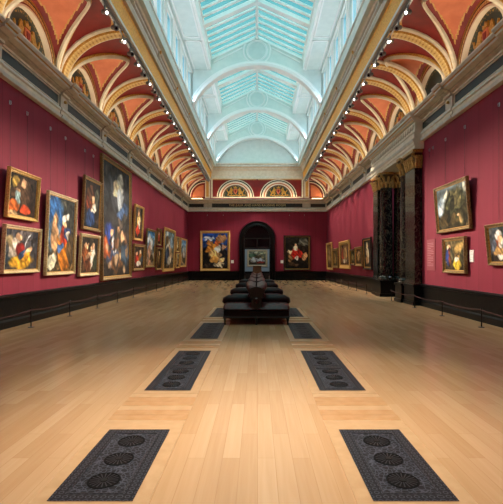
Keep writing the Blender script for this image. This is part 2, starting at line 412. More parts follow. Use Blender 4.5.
NT = 28
for s in (-1, 1):
    for i in range(len(EDGES) - 1):
        y0, y1 = EDGES[i], EDGES[i + 1]
        if y1 < 9: continue
        yc = (y0 + y1) / 2; rg = (y1 - y0) / 2 - RIBH; rl = rg - .02; kz = 1.52 / rl
        flat = (s == 1 and 13 < yc < 17)
        pt = lambda r, y, z: (rx_(s, r), y, z)
        # spandrels of the main cove between groin and beam
        m = MB()
        def fn(u, v):
            y, p = groin(y0, y1, PI * u)
            q = p + (PI / 2 - p) * v; r, z = cove(q)
            return pt(r, y, z)
        m.grid(fn, NT, 8, lambda u, v: 'cream' if v > .94 else ('ochre' if .87 < v < .94 else 'red'))
        m.build('cove_spandrel', ceil)
        # web of the lunette vault
        m = MB()
        def fw(u, v):
            t = PI * u
            y, p = groin(y0, y1, t); r, z = cove(p)
            yl, zl = yc - rl * math.cos(t), Z0 + kz * rl * math.sin(t)
            e = v
            return pt(HW + (r - HW) * e, yl + (y - yl) * e, zl + (z - zl) * e + .10 * math.sin(PI * v) * math.sin(t))
        def fwm(u, v):
            wd = HW - cove(groin(y0, y1, PI * u)[1])[0]; e = min(v, 1 - v) * wd
            return 'red' if e < .17 else ('ochre' if e < .22 else 'orange')
        m.grid(fw, 36, 30, fwm)
        m.build('vault_web', ceil)
        # groin rib
        m = MB()
        gp = []
        for k in range(NT + 1):
            y, p = groin(y0, y1, PI * k / NT); r, z = cove(p); gp.append((r, y, z))
        def gplace(a, b, k):
            r, y, z = gp[k]; t = PI * k / NT
            ry = y + a * (-math.cos(t)); rr = r - b * .6; zz = z - b + a * math.sin(t) * .75
            return pt(rr - a * math.sin(t) * .35, ry, zz)
        m.sweep([(.13, -.02), (.13, .05), (.09, .08), (.05, .06), (.02, .09), (-.05, .09), (-.08, .05), (-.11, .05), (-.11, -.02)], gplace, list(range(NT + 1)),
                ['ochre', 'gold', 'ochre', 'cream', 'cream', 'cream', 'stone', 'stone'])
        m.build('groin_rib', ceil)
        # lunette with archivolt, deep reveal and painted field
        m = MB()
        lp = lambda a, b, d: pt(HW + d, yc + a, Z0 + b)
        for (ra, rb_, mt, nb) in ((rl + .03, rl - .07, 'ochre', 0), (rl - .07, rl - .11, 'black', 0), (rl - .11, rl - .20, 'dots', 34), (rl - .20, rl - .24, 'red', 0), (rl - .24, rl - .30, 'white', 0)):
            m.ring(ra, rb_, 0, PI, lp, -.03, mt, 36, nb, kz)
        rp = rl - .30
        m.grid(lambda u, v: lp(rp * math.cos(PI * u), kz * rp * math.sin(PI * u), -.03 + .17 * v), 36, 2, 'white')
        lun = m.build('lunette', ceil)
        m = MB()
        m.ring(rp, rp - .12, 0, PI, lp, .13, 'scroll', 36, 0, kz); m.ring(rp - .12, .001, 0, PI, lp, .13, 'green', 36, 0, kz)
        m.build('painted_field', lun)
        if not flat:
            g, r_ = MB(), MB(); cp = lambda a, b, d: pt(HW + .13 - d, yc + a, Z0 + .22 + b)
            crest(g, r_, cp, .86)
            g.build('gilded_crest', lun, 0); r_.build('shield', lun, 0)
        m = MB(); m.quad([pt(HW + .36, y0, Z0), pt(HW + .36, y1, Z0), pt(HW + .36, y1, 9.2), pt(HW + .36, y0, 9.2)], 'red'); m.build('lunette_backing', ceil)
    # transverse ribs
    for p in PIERS + ([15.75] if s == 1 else []):
        if p < 9: continue
        m = MB()
        w = RIBH if p != 15.75 else .26
        sec = [(-w, -.03), (-w, .05), (-w * .85, .09), (-w * .72, .09), (-w * .66, .05), (-w * .6, .05), (-w * .52, .13), (w * .52, .13), (w * .6, .05), (w * .66, .05), (w * .72, .09), (w * .85, .09), (w, .05), (w, -.03)]
        mats = ['stone', 'cream', 'cream', 'ochre', 'black', 'gold', 'beads', 'gold', 'black', 'ochre', 'cream', 'cream', 'stone']
        def tplace(a, b, k):
            q = PI / 2 * k / 24; r, z = cove(q); nr, nz = -math.cos(q) / (HW - RB), -math.sin(q) / ZH
            ln = math.hypot(nr, nz); return (rx_(s, r + nr / ln * b), p + a, z + nz / ln * b)
        m.sweep(sec, tplace, list(range(25)), mats, False, 1.0)
        rib = m.build('transverse_rib', ceil)
    # unseen shell added over the coves to stop sky light leaking in
    m = MB(); m.box(rx_(s, 3.9), rx_(s, 7.2), YN, YF + .6, 9.4, 9.6, 'stone'); m.box(rx_(s, 6.6), rx_(s, 7.2), YN, YF, 7.2, 9.4, 'stone'); m.build('cove_light_shield', ceil)

# ------------------------------------------------------------------ gilded beams carrying the lantern
BEAM = [(4.3, 8.9), (4.12, 8.86), (4.12, 8.76), (4.04, 8.76), (4.04, 8.86), (3.985, 9.62), (3.92, 9.64), (3.92, 9.70), (3.86, 9.74), (3.86, 9.82), (3.80, 9.84), (3.74, 9.92), (3.74, 10.02), (3.66, 10.09), (3.66, 10.2), (3.9, 10.22)]
BMAT = ['stone', 'stone', 'cream', 'pale', 'frieze', 'stone', 'pale', 'stone', 'pale', 'stone', 'cream', 'pale', 'stone', 'cream', 'stone']
ys = [YN + k * .4 for k in range(int((YF - YN) / .4) + 1)] + [YF]
for s in (-1, 1):
    m = MB(); m.sweep(BEAM, lambda r, z, t: (rx_(s, r), t, z), ys, BMAT, False, 1.4); bo = struct(m, next_trim(), smooth=20)
    for p in PIERS:
        if p < 9: continue
        b = MB(); b.lathe([(0, -.10), (.05, -.07), (.075, 0), (.05, .07), (0, .10)], (rx_(s, 3.80), p, 9.86), 'gold', 10)
        b.box(rx_(s, 3.90), rx_(s, 3.80), p - .07, p + .07, 9.66, 9.98, 'cream'); b.build('corbel', bo)
fb = lambda r, z, t: (t, YF - (4.12 - r) * .9, z)
BEAMF = [(r, z + (.22 if z < 9 else 0)) for r, z in BEAM]
m = MB(); m.sweep(BEAMF[1:], fb, [CX - 4.15, CX + 4.15], ['black', 'cream', 'pale', 'cream', 'ochre', 'cream', 'stone', 'cream', 'ochre', 'stone', 'pale', 'stone', 'cream', 'stone'])
m.box(CX - 4.3, CX + 4.3, YF - .02, YF + .4, 8.9, 10.2, 'cream')
struct(m, next_trim(), smooth=20)

# far wall above the cornice: painted lunettes
m = MB(); m.box(CX - 6.6, CX + 6.6, YF, YF + .4, 7.2, 9.4, 'red')
fp = lambda a, b, d: (CX + a, YF - d, b)
for x0, x1, z0, z1 in ((-4.0, 4.0, 8.86, 8.98), (-4.0, 4.0, 7.2, 7.3), (-4.05, -3.9, 7.2, 8.98), (3.9, 4.05, 7.2, 8.98)):
    m.box(CX + x0, CX + x1, YF - .05, YF, z0, z1, 'cream')
m.box(CX - 3.9, CX + 3.9, YF - .03, YF, 8.78, 8.86, 'ochre')
m.box(CX - .06, CX + .06, YF - .03, YF, 7.3, 8.86, 'red')
struct(m, 'wall_far_upper')
for x in (-1.9, 1.86):
    m = MB(); lp = lambda a, b, d: (CX + x + a, YF - d, 7.3 + b)
    for ra, rb_, mt, d in ((1.62, 1.54, 'cream', .06), (1.54, 1.44, 'black', .05), (1.44, 1.30, 'white', .06), (1.30, 1.20, 'orange', .05), (1.20, 1.10, 'white', .06), (1.10, 1.06, 'red', .05), (1.06, .95, 'scroll', .03), (.95, .001, 'green', .03)):
        m.ring(ra, rb_, 0, PI, lp, d, mt, 40, 0, .94)
    o = struct(m, next_trim())
    g, r_ = MB(), MB(); crest(g, r_, lambda a, b, d: (CX + x + a, YF - .03 - d, 7.38 + b), 1.0)
    g.build('gilded_crest', o, 0); r_.build('shield', o, 0)
for s in (-1, 1):
    m = MB(); m.box(rx_(s, 4.12), rx_(s, 4.55), YF - .12, YF, 7.2, 9.0, 'cream'); m.box(rx_(s, 4.22), rx_(s, 4.45), YF - .15, YF, 7.3, 8.8, 'ochre')
    lp = lambda a, b, d: (rx_(s, 4.58 + a), YF - d, 7.3 + b)
    m.ring(1.55, 1.42, 0, PI / 2, lp, .05, 'cream', 24); m.ring(1.42, 1.30, 0, PI / 2, lp, .04, 'black', 24); m.ring(1.30, 1.22, 0, PI / 2, lp, .05, 'white', 24)
    m.ring(1.22, 1.05, 0, PI / 2, lp, .04, 'red', 24); m.ring(1.05, 1.01, 0, PI / 2, lp, .05, 'ochre', 24); m.ring(1.01, .001, 0, PI / 2, lp, .035, 'orange', 24)
    m.ring(1.9, 1.55, 0, PI / 2, lp, .03, 'orange', 24)
    m.box(rx_(s, 4.58), rx_(s, 4.68), YF - .06, YF, 7.3, 8.5, 'red')
    struct(m, next_trim())

# ------------------------------------------------------------------ lantern
RW, ZS, ZT = 3.6, 10.2, 12.2       # lantern wall, sill, slab
RC, ZC, ZA = 2.53, 12.95, 14.1     # curb, eaves of the glass, ridge
nwin = 0
for s in (-1, 1):
    m = MB()
    m.box(rx_(s, RW), rx_(s, RW + .25), YN, YF + .4, ZS - .3, ZS + .22, 'mint'); m.box(rx_(s, RW), rx_(s, RW + .25), YN, YF + .4, 12.0, ZT + .3, 'mint')
    wy = []
    for a, b_ in zip(EDGES[:-1], EDGES[1:]):
        h = (b_ - a) / 2
        wy += [(a + .32, a + h - .32), (a + h + .32, b_ - .32)]
    prev = YN
    for (a, b_) in wy:
        m.box(rx_(s, RW), rx_(s, RW + .25), prev, a, ZS + .2, 12.0, 'mint'); m.box(rx_(s, RW - .04), rx_(s, RW), prev + .1, a - .1, ZS + .22, 12.0, 'lwhite'); prev = b_
    m.box(rx_(s, RW), rx_(s, RW + .25), prev, YF + .4, ZS + .2, 12.0, 'mint')
    m.box(rx_(s, RW - .05), rx_(s, RW), YN, YF, ZS + .14, ZS + .22, 'lwhite'); m.box(rx_(s, RW - .06), rx_(s, RW), YN, YF, 12.0, 12.08, 'lwhite')
    struct(m, 'wall_lantern_left' if s < 0 else 'wall_lantern_right', smooth=0)
    for (a, b_) in wy:
        if b_ < 9: continue
        nwin += 1
        w = MB(); X0, X1 = rx_(s, RW + .06), rx_(s, RW + .14)
        for (q0, q1) in ((a, a + .06), (b_ - .06, b_)): w.box(X0, X1, q0, q1, ZS + .22, 12.0, 'lwhite')
        for q in (ZS + .22, 11.94): w.box(X0, X1, a, b_, q, q + .06, 'lwhite')
        wo = struct(w, 'window_%d' % nwin, smooth=0)
        g = MB(); g.quad([(rx_(s, RW + .1), a, ZS + .2), (rx_(s, RW + .1), b_, ZS + .2), (rx_(s, RW + .1), b_, 12.0), (rx_(s, RW + .1), a, 12.0)], 'sideglass'); g.build('pane', wo, 0)
    # flat soffit and curb, in panels
    m = MB()
    m.box(rx_(s, RC + .12), rx_(s, RW), YN, YF + .4, ZT, ZT + .12, 'mint'); m.box(rx_(s, RC), rx_(s, RC + .12), YN, YF + .4, ZT, ZC + .05, 'lwhite')
    m.box(rx_(s, RC - .05), rx_(s, RC), YN, YF + .4, ZC - .08, ZC + .02, 'lwhite')
    for a, b_ in zip(EDGES[:-1], EDGES[1:]):
        if b_ < 9: continue
        X0, X1, z1 = RC + .14, RW - .14, ZT - .035
        for (xa, xb, ya, yb) in ((X0, X0 + .06, a + .15, b_ - .15), (X1 - .06, X1, a + .15, b_ - .15), (X0, X1, a + .15, a + .21), (X0, X1, b_ - .21, b_ - .15)):
            m.box(rx_(s, xa), rx_(s, xb), ya, yb, z1, ZT, 'lwhite')
    m.box(rx_(s, RC - .1), rx_(s, 3.9), YN, YF + .4, ZC + .05, ZC + .15, 'mint') if False else None
    m.build('ceiling_soffit', ceil, 0)
    # glazed slope per bay
    for a, b_ in zip(EDGES[:-1], EDGES[1:]):
        nwin += 1
        w = MB()
        nr = 6
        wo = empty('window_%d' % nwin); wo['kind'] = 'structure'
        g = MB(); g.quad([(rx_(s, RC + .05), a, ZC + .03), (rx_(s, RC + .05), b_, ZC + .03), (CX, b_, ZA + .03), (CX, a, ZA + .03)], 'roofglass'); g.build('pane', wo, 0)
        for k in range(nr + (1 if b_ > YF - .1 else 0)):
            if b_ < 13: continue
            y = a + (b_ - a) * k / nr
            thick = (k == 0)
            wd, dp = (.16, .2) if thick else (.07, .09)
            r = MB()
            r.prism([(RC, ZC), (0, ZA), (0, ZA - dp), (RC, ZC - dp)], lambda p, q, d: (rx_(s, p), y + d, q), -wd, wd, 'lwhite'); r.build('rafter', wo, 0)
m = MB(); m.box(CX - .07, CX + .07, YN, YF + .4, ZA - .2, ZA + .06, 'lwhite'); m.build('ridge_beam', ceil, 0)

def arch_z(x, rise=2.2, half=3.55):
    R = (half * half + rise * rise) / (2 * rise)
    return ZS + .02 + math.sqrt(max(R * R - x * x, 0)) - (R - rise)
for yw in (13.55, 24.2, 31.3, YF + .1):
    m = MB(); n = 48; t0, t1 = yw - .22, yw + .22
    def top(x):
        ax = abs(x)
        return ZT + .1 if ax > RC else ZC + (ZA - ZC) * (1 - ax / RC)
    xs = sorted(set([-3.62 + 7.24 * k / n for k in range(n + 1)] + [-RC, RC, -RC - .001, RC + .001]))
    for xa, xb in zip(xs[:-1], xs[1:]):
        za = arch_z(xa) if abs(xa) < 3.55 else ZS; zb = arch_z(xb) if abs(xb) < 3.55 else ZS
        ta, tb = top(xa), top(xb)
        for y in (t0, t1): m.quad([(CX + xa, y, za), (CX + xb, y, zb), (CX + xb, y, tb), (CX + xa, y, ta)], 'mint')
        m.quad([(CX + xa, t0, za), (CX + xb, t0, zb), (CX + xb, t1, zb), (CX + xa, t1, za)], 'lwhite')
    go = struct(m, next_trim(), smooth=0)
    m = MB()
    pr = [(0, 0), (0, -.05), (.14, -.09), (.18, -.05), (.26, -.05), (.26, 0)]
    xs = [-3.5 + 7.0 * k / 56 for k in range(57)]
    def ap(a, b, x):
        e = 1e-3; sl = (arch_z(x + e) - arch_z(x - e)) / (2 * e) if abs(x) < 3.54 else 0; ln = math.hypot(1, sl)
        return (CX + x - sl / ln * a, t0 + b, arch_z(x) + a / ln)
    m.sweep(pr, ap, xs, 'lwhite'); m.build('arch_moulding', go, 40)
    m = MB()
    for R0, w in ((.74, .07), (.56, .05), (.50, .03)):
        m.tube([(CX + R0 * math.cos(2 * PI * k / 40), t0, 13.25 + R0 * math.sin(2 * PI * k / 40)) for k in range(41)], w * .6, 'lwhite', 8, False)
    m.build('roundel', go)
    m = MB()
    for s in (-1, 1):
        m.prism([(.12, ZA - .22), (RC, ZC - .22), (RC, ZC - .12), (.12, ZA - .12)], lambda p, q, d: (rx_(s, p), t0 + d, q), -.05, 0, 'lwhite')
        m.prism([(.8, ZA - .72), (RC - .15, ZC - .38), (RC - .15, ZC - .32), (.8, ZA - .66)], lambda p, q, d: (rx_(s, p), t0 + d, q), -.03, 0, 'lwhite')
    m.build('pediment_moulding', go, 0)
m = MB(); m.box(CX - 4, CX + 4, YF + .5, YF + .6, 9.8, 14.2, 'mint'); m.box(CX - 4, CX + 4, YN - .2, YN, 9.8, 14.2, 'mint'); struct(m, 'wall_lantern_end')

# ------------------------------------------------------------------ doorway in the far wall, room beyond
door = empty('door_1', (CX, YF, 0)); door['kind'] = 'structure'
def dl(mb, name, parent=door):
    o = mb.build(name, parent); return o
m = MB()
dpl = lambda a, b, d: (a, -d, b)
sur = [(0, 0), (0, .10), (.08, .16), (.16, .12), (.26, .12), (.30, .17), (.40, .17), (.44, 0)]
path = [(-1.14, 0)] + [(-1.14, DZ)] + [(1.14 * math.cos(t), DZ + 1.14 * math.sin(t)) for t in [PI - PI * k / 24 for k in range(1, 24)]] + [(1.14, DZ), (1.14, 0)]
def sp(a, b, k):
    x, z = path[k]
    if z <= DZ: return (x + (a if x > 0 else -a), -b, z)
    t = math.atan2(z - DZ, x); return (x + a * math.cos(t), -b, z + a * math.sin(t))
m.sweep(sur, sp, list(range(len(path))), 'dado', True); dl(m, 'door_surround')
m = MB(); m.box(-1.14, 1.14, .1, .3, 2.72, 2.92, 'wood'); m.box(-1.14, 1.14, .1, .3, 3.62, 3.72, 'wood'); m.box(-.06, .06, .1, .3, 2.92, 3.62, 'wood')
m.box(-1.2, -1.08, .1, .3, 0, 3.7, 'wood'); m.box(1.08, 1.2, .1, .3, 0, 3.7, 'wood'); dl(m, 'door_frame')
m = MB(); m.prism([(1.19 * math.cos(PI * k / 20), 2.9 + .75 + 1.15 * math.sin(PI * k / 20)) for k in range(21)] + [(-1.19, 2.9), (1.19, 2.9)], dpl, -.18, -.22, 'darkglass'); dl(m, 'fanlight')
m = MB(); m.box(-7, 7, 51.0, 51.2, 0, 6, 'bluewall'); m.box(-7, -6.8, YF + .6, 51, 0, 6, 'bluewall'); m.box(6.8, 7, YF + .6, 51, 0, 6, 'bluewall'); m.box(-7, 7, YF + .6, 51.2, 6, 6.2, 'bluewall'); m.box(-7, 7, 50.94, 51, 0, .5, 'dado')
struct(m, 'wall_beyond_door')
# room beyond the portico
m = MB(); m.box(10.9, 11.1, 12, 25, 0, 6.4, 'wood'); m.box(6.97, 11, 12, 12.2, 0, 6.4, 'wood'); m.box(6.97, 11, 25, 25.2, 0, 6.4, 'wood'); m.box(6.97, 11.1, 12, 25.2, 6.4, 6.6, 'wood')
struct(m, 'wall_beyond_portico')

# ------------------------------------------------------------------ portico columns
def column(loc, label, sq=False, w=.5, dpt=1.0):
    t = empty('marble_pilaster' if sq else 'marble_column', loc); tag(t, label, 'pilaster' if sq else 'column')
    if sq:
        hx, hy = w / 2, dpt / 2
        m = MB(); m.box(-hx - .07, hx, -hy - .05, hy + .05, 0, .14, 'dado'); m.box(-hx - .04, hx, -hy - .03, hy + .03, .14, .68, 'dado'); m.box(-hx - .07, hx, -hy - .05, hy + .05, .68, .76, 'dado'); m.build('pedestal', t, 0)
        m = MB(); m.box(-hx - .04, hx, -hy - .03, hy + .03, .76, .86, 'column', .015); m.box(-hx - .02, hx, -hy - .015, hy + .015, .86, .93, 'column', .01); m.build('base', t, 0)
        m = MB(); m.box(-hx, hx, -hy, hy, .93, 5.05, 'column'); m.build('shaft', t, 0)
        m = MB(); m.box(-hx, hx, -hy, hy, 5.05, 5.66, 'capcore'); m.box(-hx - .09, hx, -hy - .08, hy + .08, 5.64, 5.75, 'capgold')
        for row, (z, h, o) in enumerate(((5.07, .26, .05), (5.24, .3, .08))):
            k = 5
            for i in range(k):
                y = -hy + (i + .5 * (row % 2) + .25) * 2 * hy / k
                m.tube([(-hx, y, z), (-hx - o * .6, y, z + h * .6), (-hx - o, y, z + h * .9), (-hx - o * 1.3, y, z + h * .8)], [.045, .062, .045, .015], 'capgold', 6)
            for i in range(3):
                x = -hx + (i + .5) * w / 3
                m.tube([(x, -hy, z), (x, -hy - o * .6, z + h * .6), (x, -hy - o, z + h * .9), (x, -hy - o * 1.3, z + h * .8)], [.04, .055, .04, .015], 'capgold', 6)
        for sy in (-1, 1): m.tube([(-hx, sy * hy, 5.45), (-hx - .08, sy * (hy + .07), 5.6), (-hx - .12, sy * (hy + .1), 5.55), (-hx - .09, sy * (hy + .07), 5.5)], [.03, .045, .045, .03], 'capgold', 6)
        m.build('capital', t)
    else:
        R = .3
        m = MB(); m.box(-.42, .42, -.42, .42, 0, .14, 'dado'); m.box(-.38, .38, -.38, .38, .14, .68, 'dado'); m.box(-.42, .42, -.42, .42, .68, .76, 'dado'); m.build('pedestal', t, 0)
        m = MB(); m.lathe([(.4, .76), (.4, .8), (.38, .84), (.34, .86), (.36, .9), (.34, .93), (.31, .95)], (0, 0, 0), 'column', 28); m.build('base', t)
        m = MB(); m.lathe([(R, .95), (R, 2.4), (R * .97, 3.6), (R * .9, 4.98), (R * .93, 5.0), (R * .93, 5.04), (R * .88, 5.05)], (0, 0, 0), 'column', 32); m.build('shaft', t)
        m = MB(); m.lathe([(.26, 5.05), (.27, 5.3), (.33, 5.55), (.4, 5.66)], (0, 0, 0), 'capcore', 20)
        m.prism([(.44 * math.cos(q * PI / 4 + PI / 8) * (1 if q % 2 else 1.0), .44 * math.sin(q * PI / 4 + PI / 8)) for q in range(8)], lambda a, b, d: (a, b, d), 5.65, 5.75, 'capgold')
        for row, (z, h, o) in enumerate(((5.06, .26, .07), (5.24, .32, .11))):
            for i in range(10):
                a = 2 * PI * (i + .5 * row) / 10; c, s_ = math.cos(a), math.sin(a); r = .27
                m.tube([(c * (r + k), s_ * (r + k), z + q) for k, q in ((0, 0), (o * .5, h * .6), (o, h * .9), (o * 1.35, h * .75))], [.048, .06, .045, .016], 'capgold', 6)
        for i in range(4):
            a = PI / 4 + PI / 2 * i; c, s_ = math.cos(a), math.sin(a)
            m.tube([(c * k, s_ * k, q) for k, q in ((.3, 5.45), (.4, 5.62), (.47, 5.6), (.45, 5.52), (.41, 5.55))], [.03, .045, .05, .04, .02], 'capgold', 6)
        m.build('capital', t)
    return t
XP = rx_(1, HW)
column((XP - .145, 16.52, 0), 'dark marble pilaster with a gilded capital at the near side of the portico', True, .28, 1.0)
column((XP - .145, 21.35, 0), 'dark marble pilaster with a gilded capital at the far side of the portico', True, .28, .8)
column((XP - .02, 17.53, 0), 'round dark marble column standing close behind the nearest pilaster of the portico')
column((XP - .02, 20.44, 0), 'round dark marble column in front, beside the far pilaster of the portico')
column((XP + .62, 20.44, 0), 'shaded round marble column set back inside the portico opening')

# ------------------------------------------------------------------ paintings
def hsh(i, j, k=0):
    x = math.sin(i * 127.1 + j * 311.7 + k * 74.7) * 43758.5453; return x - math.floor(x)
def vnoise(x, y, k):
    i, j = math.floor(x), math.floor(y); fx, fy = x - i, y - j
    fx, fy = fx * fx * (3 - 2 * fx), fy * fy * (3 - 2 * fy)
    return (hsh(i, j, k) * (1 - fx) + hsh(i + 1, j, k) * fx) * (1 - fy) + (hsh(i, j + 1, k) * (1 - fx) + hsh(i + 1, j + 1, k) * fx) * fy
seed_ = 0
def canvas(w, h, y, top, bot, blobs, parent, mott=.35, res=None):
    """a painted canvas, colours held per vertex; blobs: (u, v, ru, rv, turn, colour)"""
    global seed_; seed_ += 1
    ext = []
    for q in range(26):            # loose broken tones behind the figures
        k = .5 + 1.3 * hsh(q, seed_, 1); v = hsh(q, seed_, 2)
        b0 = [bot[i] + (top[i] - bot[i]) * v for i in range(3)]
        ext.append((hsh(q, seed_, 3), v, .05 + .09 * hsh(q, seed_, 4), .03 + .06 * hsh(q, seed_, 5), 120 * hsh(q, seed_, 6), [b0[0] * k * 1.08, b0[1] * k, b0[2] * k * .9]))
    blobs = ext + list(blobs)
    nu = res or max(16, int(w * 46)); nv = max(14, int(nu * h / w)); nu, nv = min(nu, 90), min(nv, 130)
    vs, cols = [], []
    for j in range(nv + 1):
        for i in range(nu + 1):
            u, v = i / nu, j / nv
            vs.append((-w / 2 + w * u, y, h * v))
            c = [bot[k] + (top[k] - bot[k]) * v for k in range(3)]
            wx = (vnoise(u * 9, v * 9 * h / w, seed_) - .5) * .10; wy = (vnoise(u * 9 + 40, v * 9 * h / w, seed_) - .5) * .10
            mt = 1 + mott * (vnoise(u * 14, v * 14 * h / w, seed_ + 9) - .5) * 2
            c = [x * mt for x in c]
            for (bu, bv, ru, rv, rot, bc) in blobs:
                du, dv = (u + wx - bu), (v + wy - bv) * h / w
                a = math.radians(rot); x, z = du * math.cos(a) + dv * math.sin(a), -du * math.sin(a) + dv * math.cos(a)
                x *= .88; z *= .88; d = (x / ru) ** 2 + (z / (rv * h / w)) ** 2
                if d < 1.5:
                    k = min(1, max(0, (1.25 - d) / .5)); g = 1 + .45 * (vnoise(u * 15 + z * 8, v * 13 * h / w + x * 8, seed_ + 3) - .5) * 2 + .22 * (vnoise(u * 44, v * 44 * h / w, seed_ + 5) - .5) - .25 * max(0, d - .35)
                    c = [c[q] * (1 - k) + bc[q] * g * k for q in range(3)]
            cols.append([x * 1.14 for x in c])
    fs = [(j * (nu + 1) + i, j * (nu + 1) + i + 1, (j + 1) * (nu + 1) + i + 1, (j + 1) * (nu + 1) + i) for j in range(nv) for i in range(nu)]
    me = bpy.data.meshes.new('canvas'); me.from_pydata(vs, [], fs); me.materials.append(MT['paint'])
    at = me.color_attributes.new('paint', 'FLOAT_COLOR', 'POINT')
    at.data.foreach_set('color', [q for c in cols for q in (*lin([min(255, max(0, x)) for x in c]), 1)])
    o = bpy.data.objects.new('canvas', me); C.objects.link(o); o.parent = parent
    return o

def painting(wall, near, far, z0, z1, fw, fmat, label, top, bot, blobs, tilt=0.0, slip='gold', fd=.095, group=None, res=None):
    fw *= .84
    """wall: 'L', 'R' or 'F'; near/far are distances down the room (or X for the far wall)"""
    w, h = abs(far - near), z1 - z0; c = (near + far) / 2
    if wall == 'L': t = empty('framed_painting', (rx_(-1, HW - (.012 if w > 3 else .036)), c, z0), PI / 2, tilt)
    elif wall == 'R': t = empty('framed_painting', (rx_(1, HW - .036), c, z0), -PI / 2, tilt)
    else: t = empty('framed_painting', (c, YF - .012, z0), 0, tilt)
    tag(t, label, 'painting', group)
    m = MB()
    pr = [(0, 0), (0, fd * .75), (fw * .12, fd), (fw * .3, fd), (fw * .42, fd * .8), (fw * .62, fd * .62), (fw * .78, fd * .66), (fw * .86, fd * .5), (fw, fd * .38), (fw, 0)]
    def fplace(a, b, k):
        x = [-w / 2 + a, w / 2 - a, w / 2 - a, -w / 2 + a, -w / 2 + a][k]; z = [a, a, h - a, h - a, a][k]
        return (x, -b, z)
    m.sweep(pr, fplace, [0, 1, 2, 3, 4], [fmat] * 6 + [slip] * 2 + [fmat])
    nb = max(4, int(h / .22))
    if fw > .07 and w < 4:
        for k in range(nb + 1):        # carved knots along the rails
            for x in (-w / 2 + fw * .22, w / 2 - fw * .22):
                m.lathe([(0, -.02), (fw * .17, 0), (0, .02)], (x, -fd, fw * .2 + (h - fw * .4) * k / nb), fmat, 6, 'y')
        nb = max(3, int(w / .22))
        for k in range(1, nb):
            for z in (fw * .22, h - fw * .22): m.lathe([(0, -.02), (fw * .17, 0), (0, .02)], (-w / 2 + w * k / nb, -fd, z), fmat, 6, 'y')
    m.build('frame', t, 30)
    o = canvas(w - 2 * fw * .95, h - 2 * fw * .95, -fd * .36, top, bot, blobs, t, res=res); o.location = (0, 0, fw * .95)
    m = MB(); m.box(-w / 2 + .02, w / 2 - .02, -fd * .3, .0, .02, h - .02, 'wood')
    if wall != 'F' and w < 3: m.box(-w * .3, -w * .3 + .04, 0, .036, .05, .11, 'wood'); m.box(w * .3 - .04, w * .3, 0, .036, .05, .11, 'wood'); m.build('backboard', t, 0)
    return t

SK, WH, BL, YE, RE, DK, BR, GR = (214, 164, 124), (226, 216, 198), (44, 66, 118), (208, 150, 48), (156, 44, 30), (22, 18, 16), (104, 70, 42), (60, 66, 44)
painting('L', 10.43, 11.9, 2.69, 3.91, .12, 'goldfr', 'gilt framed dark painting of a brown robed figure above the yellow robed musician', (38, 30, 26), (44, 30, 22),
    [(.2, .8, .12, .12, 20, (168, 134, 60)), (.55, .55, .24, .36, 10, (70, 50, 36)), (.5, .8, .09, .08, 0, SK), (.3, .4, .09, .2, -10, (150, 176, 180)), (.32, .62, .06, .06, 0, SK), (.16, .2, .18, .12, 10, (170, 84, 34)), (.6, .16, .16, .10, 0, (176, 64, 34)), (.15, .06, .2, .05, 0, (190, 160, 120))], .075)
painting('L', 10.27, 12.0, 1.32, 2.51, .12, 'goldpale', 'gilt framed painting of a seated musician in yellow and white drapery', (66, 66, 72), (58, 54, 56),
    [(.18, .3, .12, .22, 25, (56, 74, 88)), (.5, .2, .3, .18, 5, (206, 152, 46)), (.62, .32, .14, .12, 30, (200, 140, 40)), (.25, .55, .12, .22, -20, (226, 208, 188)), (.42, .5, .13, .14, 0, (132, 36, 32)), (.36, .8, .08, .09, 0, SK), (.5, .38, .10, .09, 40, (60, 84, 124)), (.68, .5, .12, .05, 20, SK), (.66, .74, .16, .018, 50, (190, 190, 190)), (.12, .72, .08, .16, 15, (150, 130, 96))], .06)
painting('L', 12.36, 14.33, 1.21, 3.65, .13, 'goldpale', 'tall pale gilt painting of a white turbaned figure in an orange robe', (40, 44, 44), (70, 58, 40),
    [(.22, .72, .28, .3, 0, (54, 100, 156)), (.25, .5, .2, .2, 0, (92, 116, 136)), (.26, .52, .1, .26, 0, (196, 148, 104)), (.62, .3, .22, .27, 15, (200, 118, 36)), (.6, .5, .15, .12, 0, (176, 54, 34)), (.74, .52, .16, .1, 20, (44, 56, 92)), (.62, .68, .08, .07, 0, SK), (.63, .75, .10, .05, 0, WH), (.78, .5, .08, .04, 40, WH), (.45, .32, .12, .06, 20, (70, 100, 150)), (.18, .12, .16, .09, 10, (214, 206, 176)), (.86, .3, .12, .18, 0, (84, 66, 44))], .04)
painting('L', 14.97, 16.67, 2.74, 4.62, .14, 'golddk', 'dark gilt painting of a huddled figure in blue and white', (34, 30, 28), (30, 24, 22),
    [(.4, .55, .25, .22, 10, (110, 50, 30)), (.35, .75, .16, .14, 0, (78, 50, 36)), (.6, .42, .2, .10, 40, (220, 206, 186)), (.45, .2, .26, .16, 0, (36, 58, 96)), (.55, .63, .10, .07, 0, SK), (.8, .7, .12, .2, 0, (70, 70, 60))], .05)
painting('L', 14.71, 16.48, 1.11, 2.59, .14, 'goldpale', 'pale gilt painting of two robed figures below the huddled blue figure', (34, 30, 26), (50, 38, 26),
    [(.28, .5, .18, .3, 5, (120, 66, 34)), (.3, .78, .10, .09, 0, SK), (.68, .45, .14, .3, -8, (206, 192, 170)), (.66, .76, .08, .08, 0, SK), (.45, .52, .2, .06, 20, SK), (.82, .3, .12, .2, 0, (56, 60, 44)), (.4, .2, .2, .14, 0, (90, 50, 30))], .05)
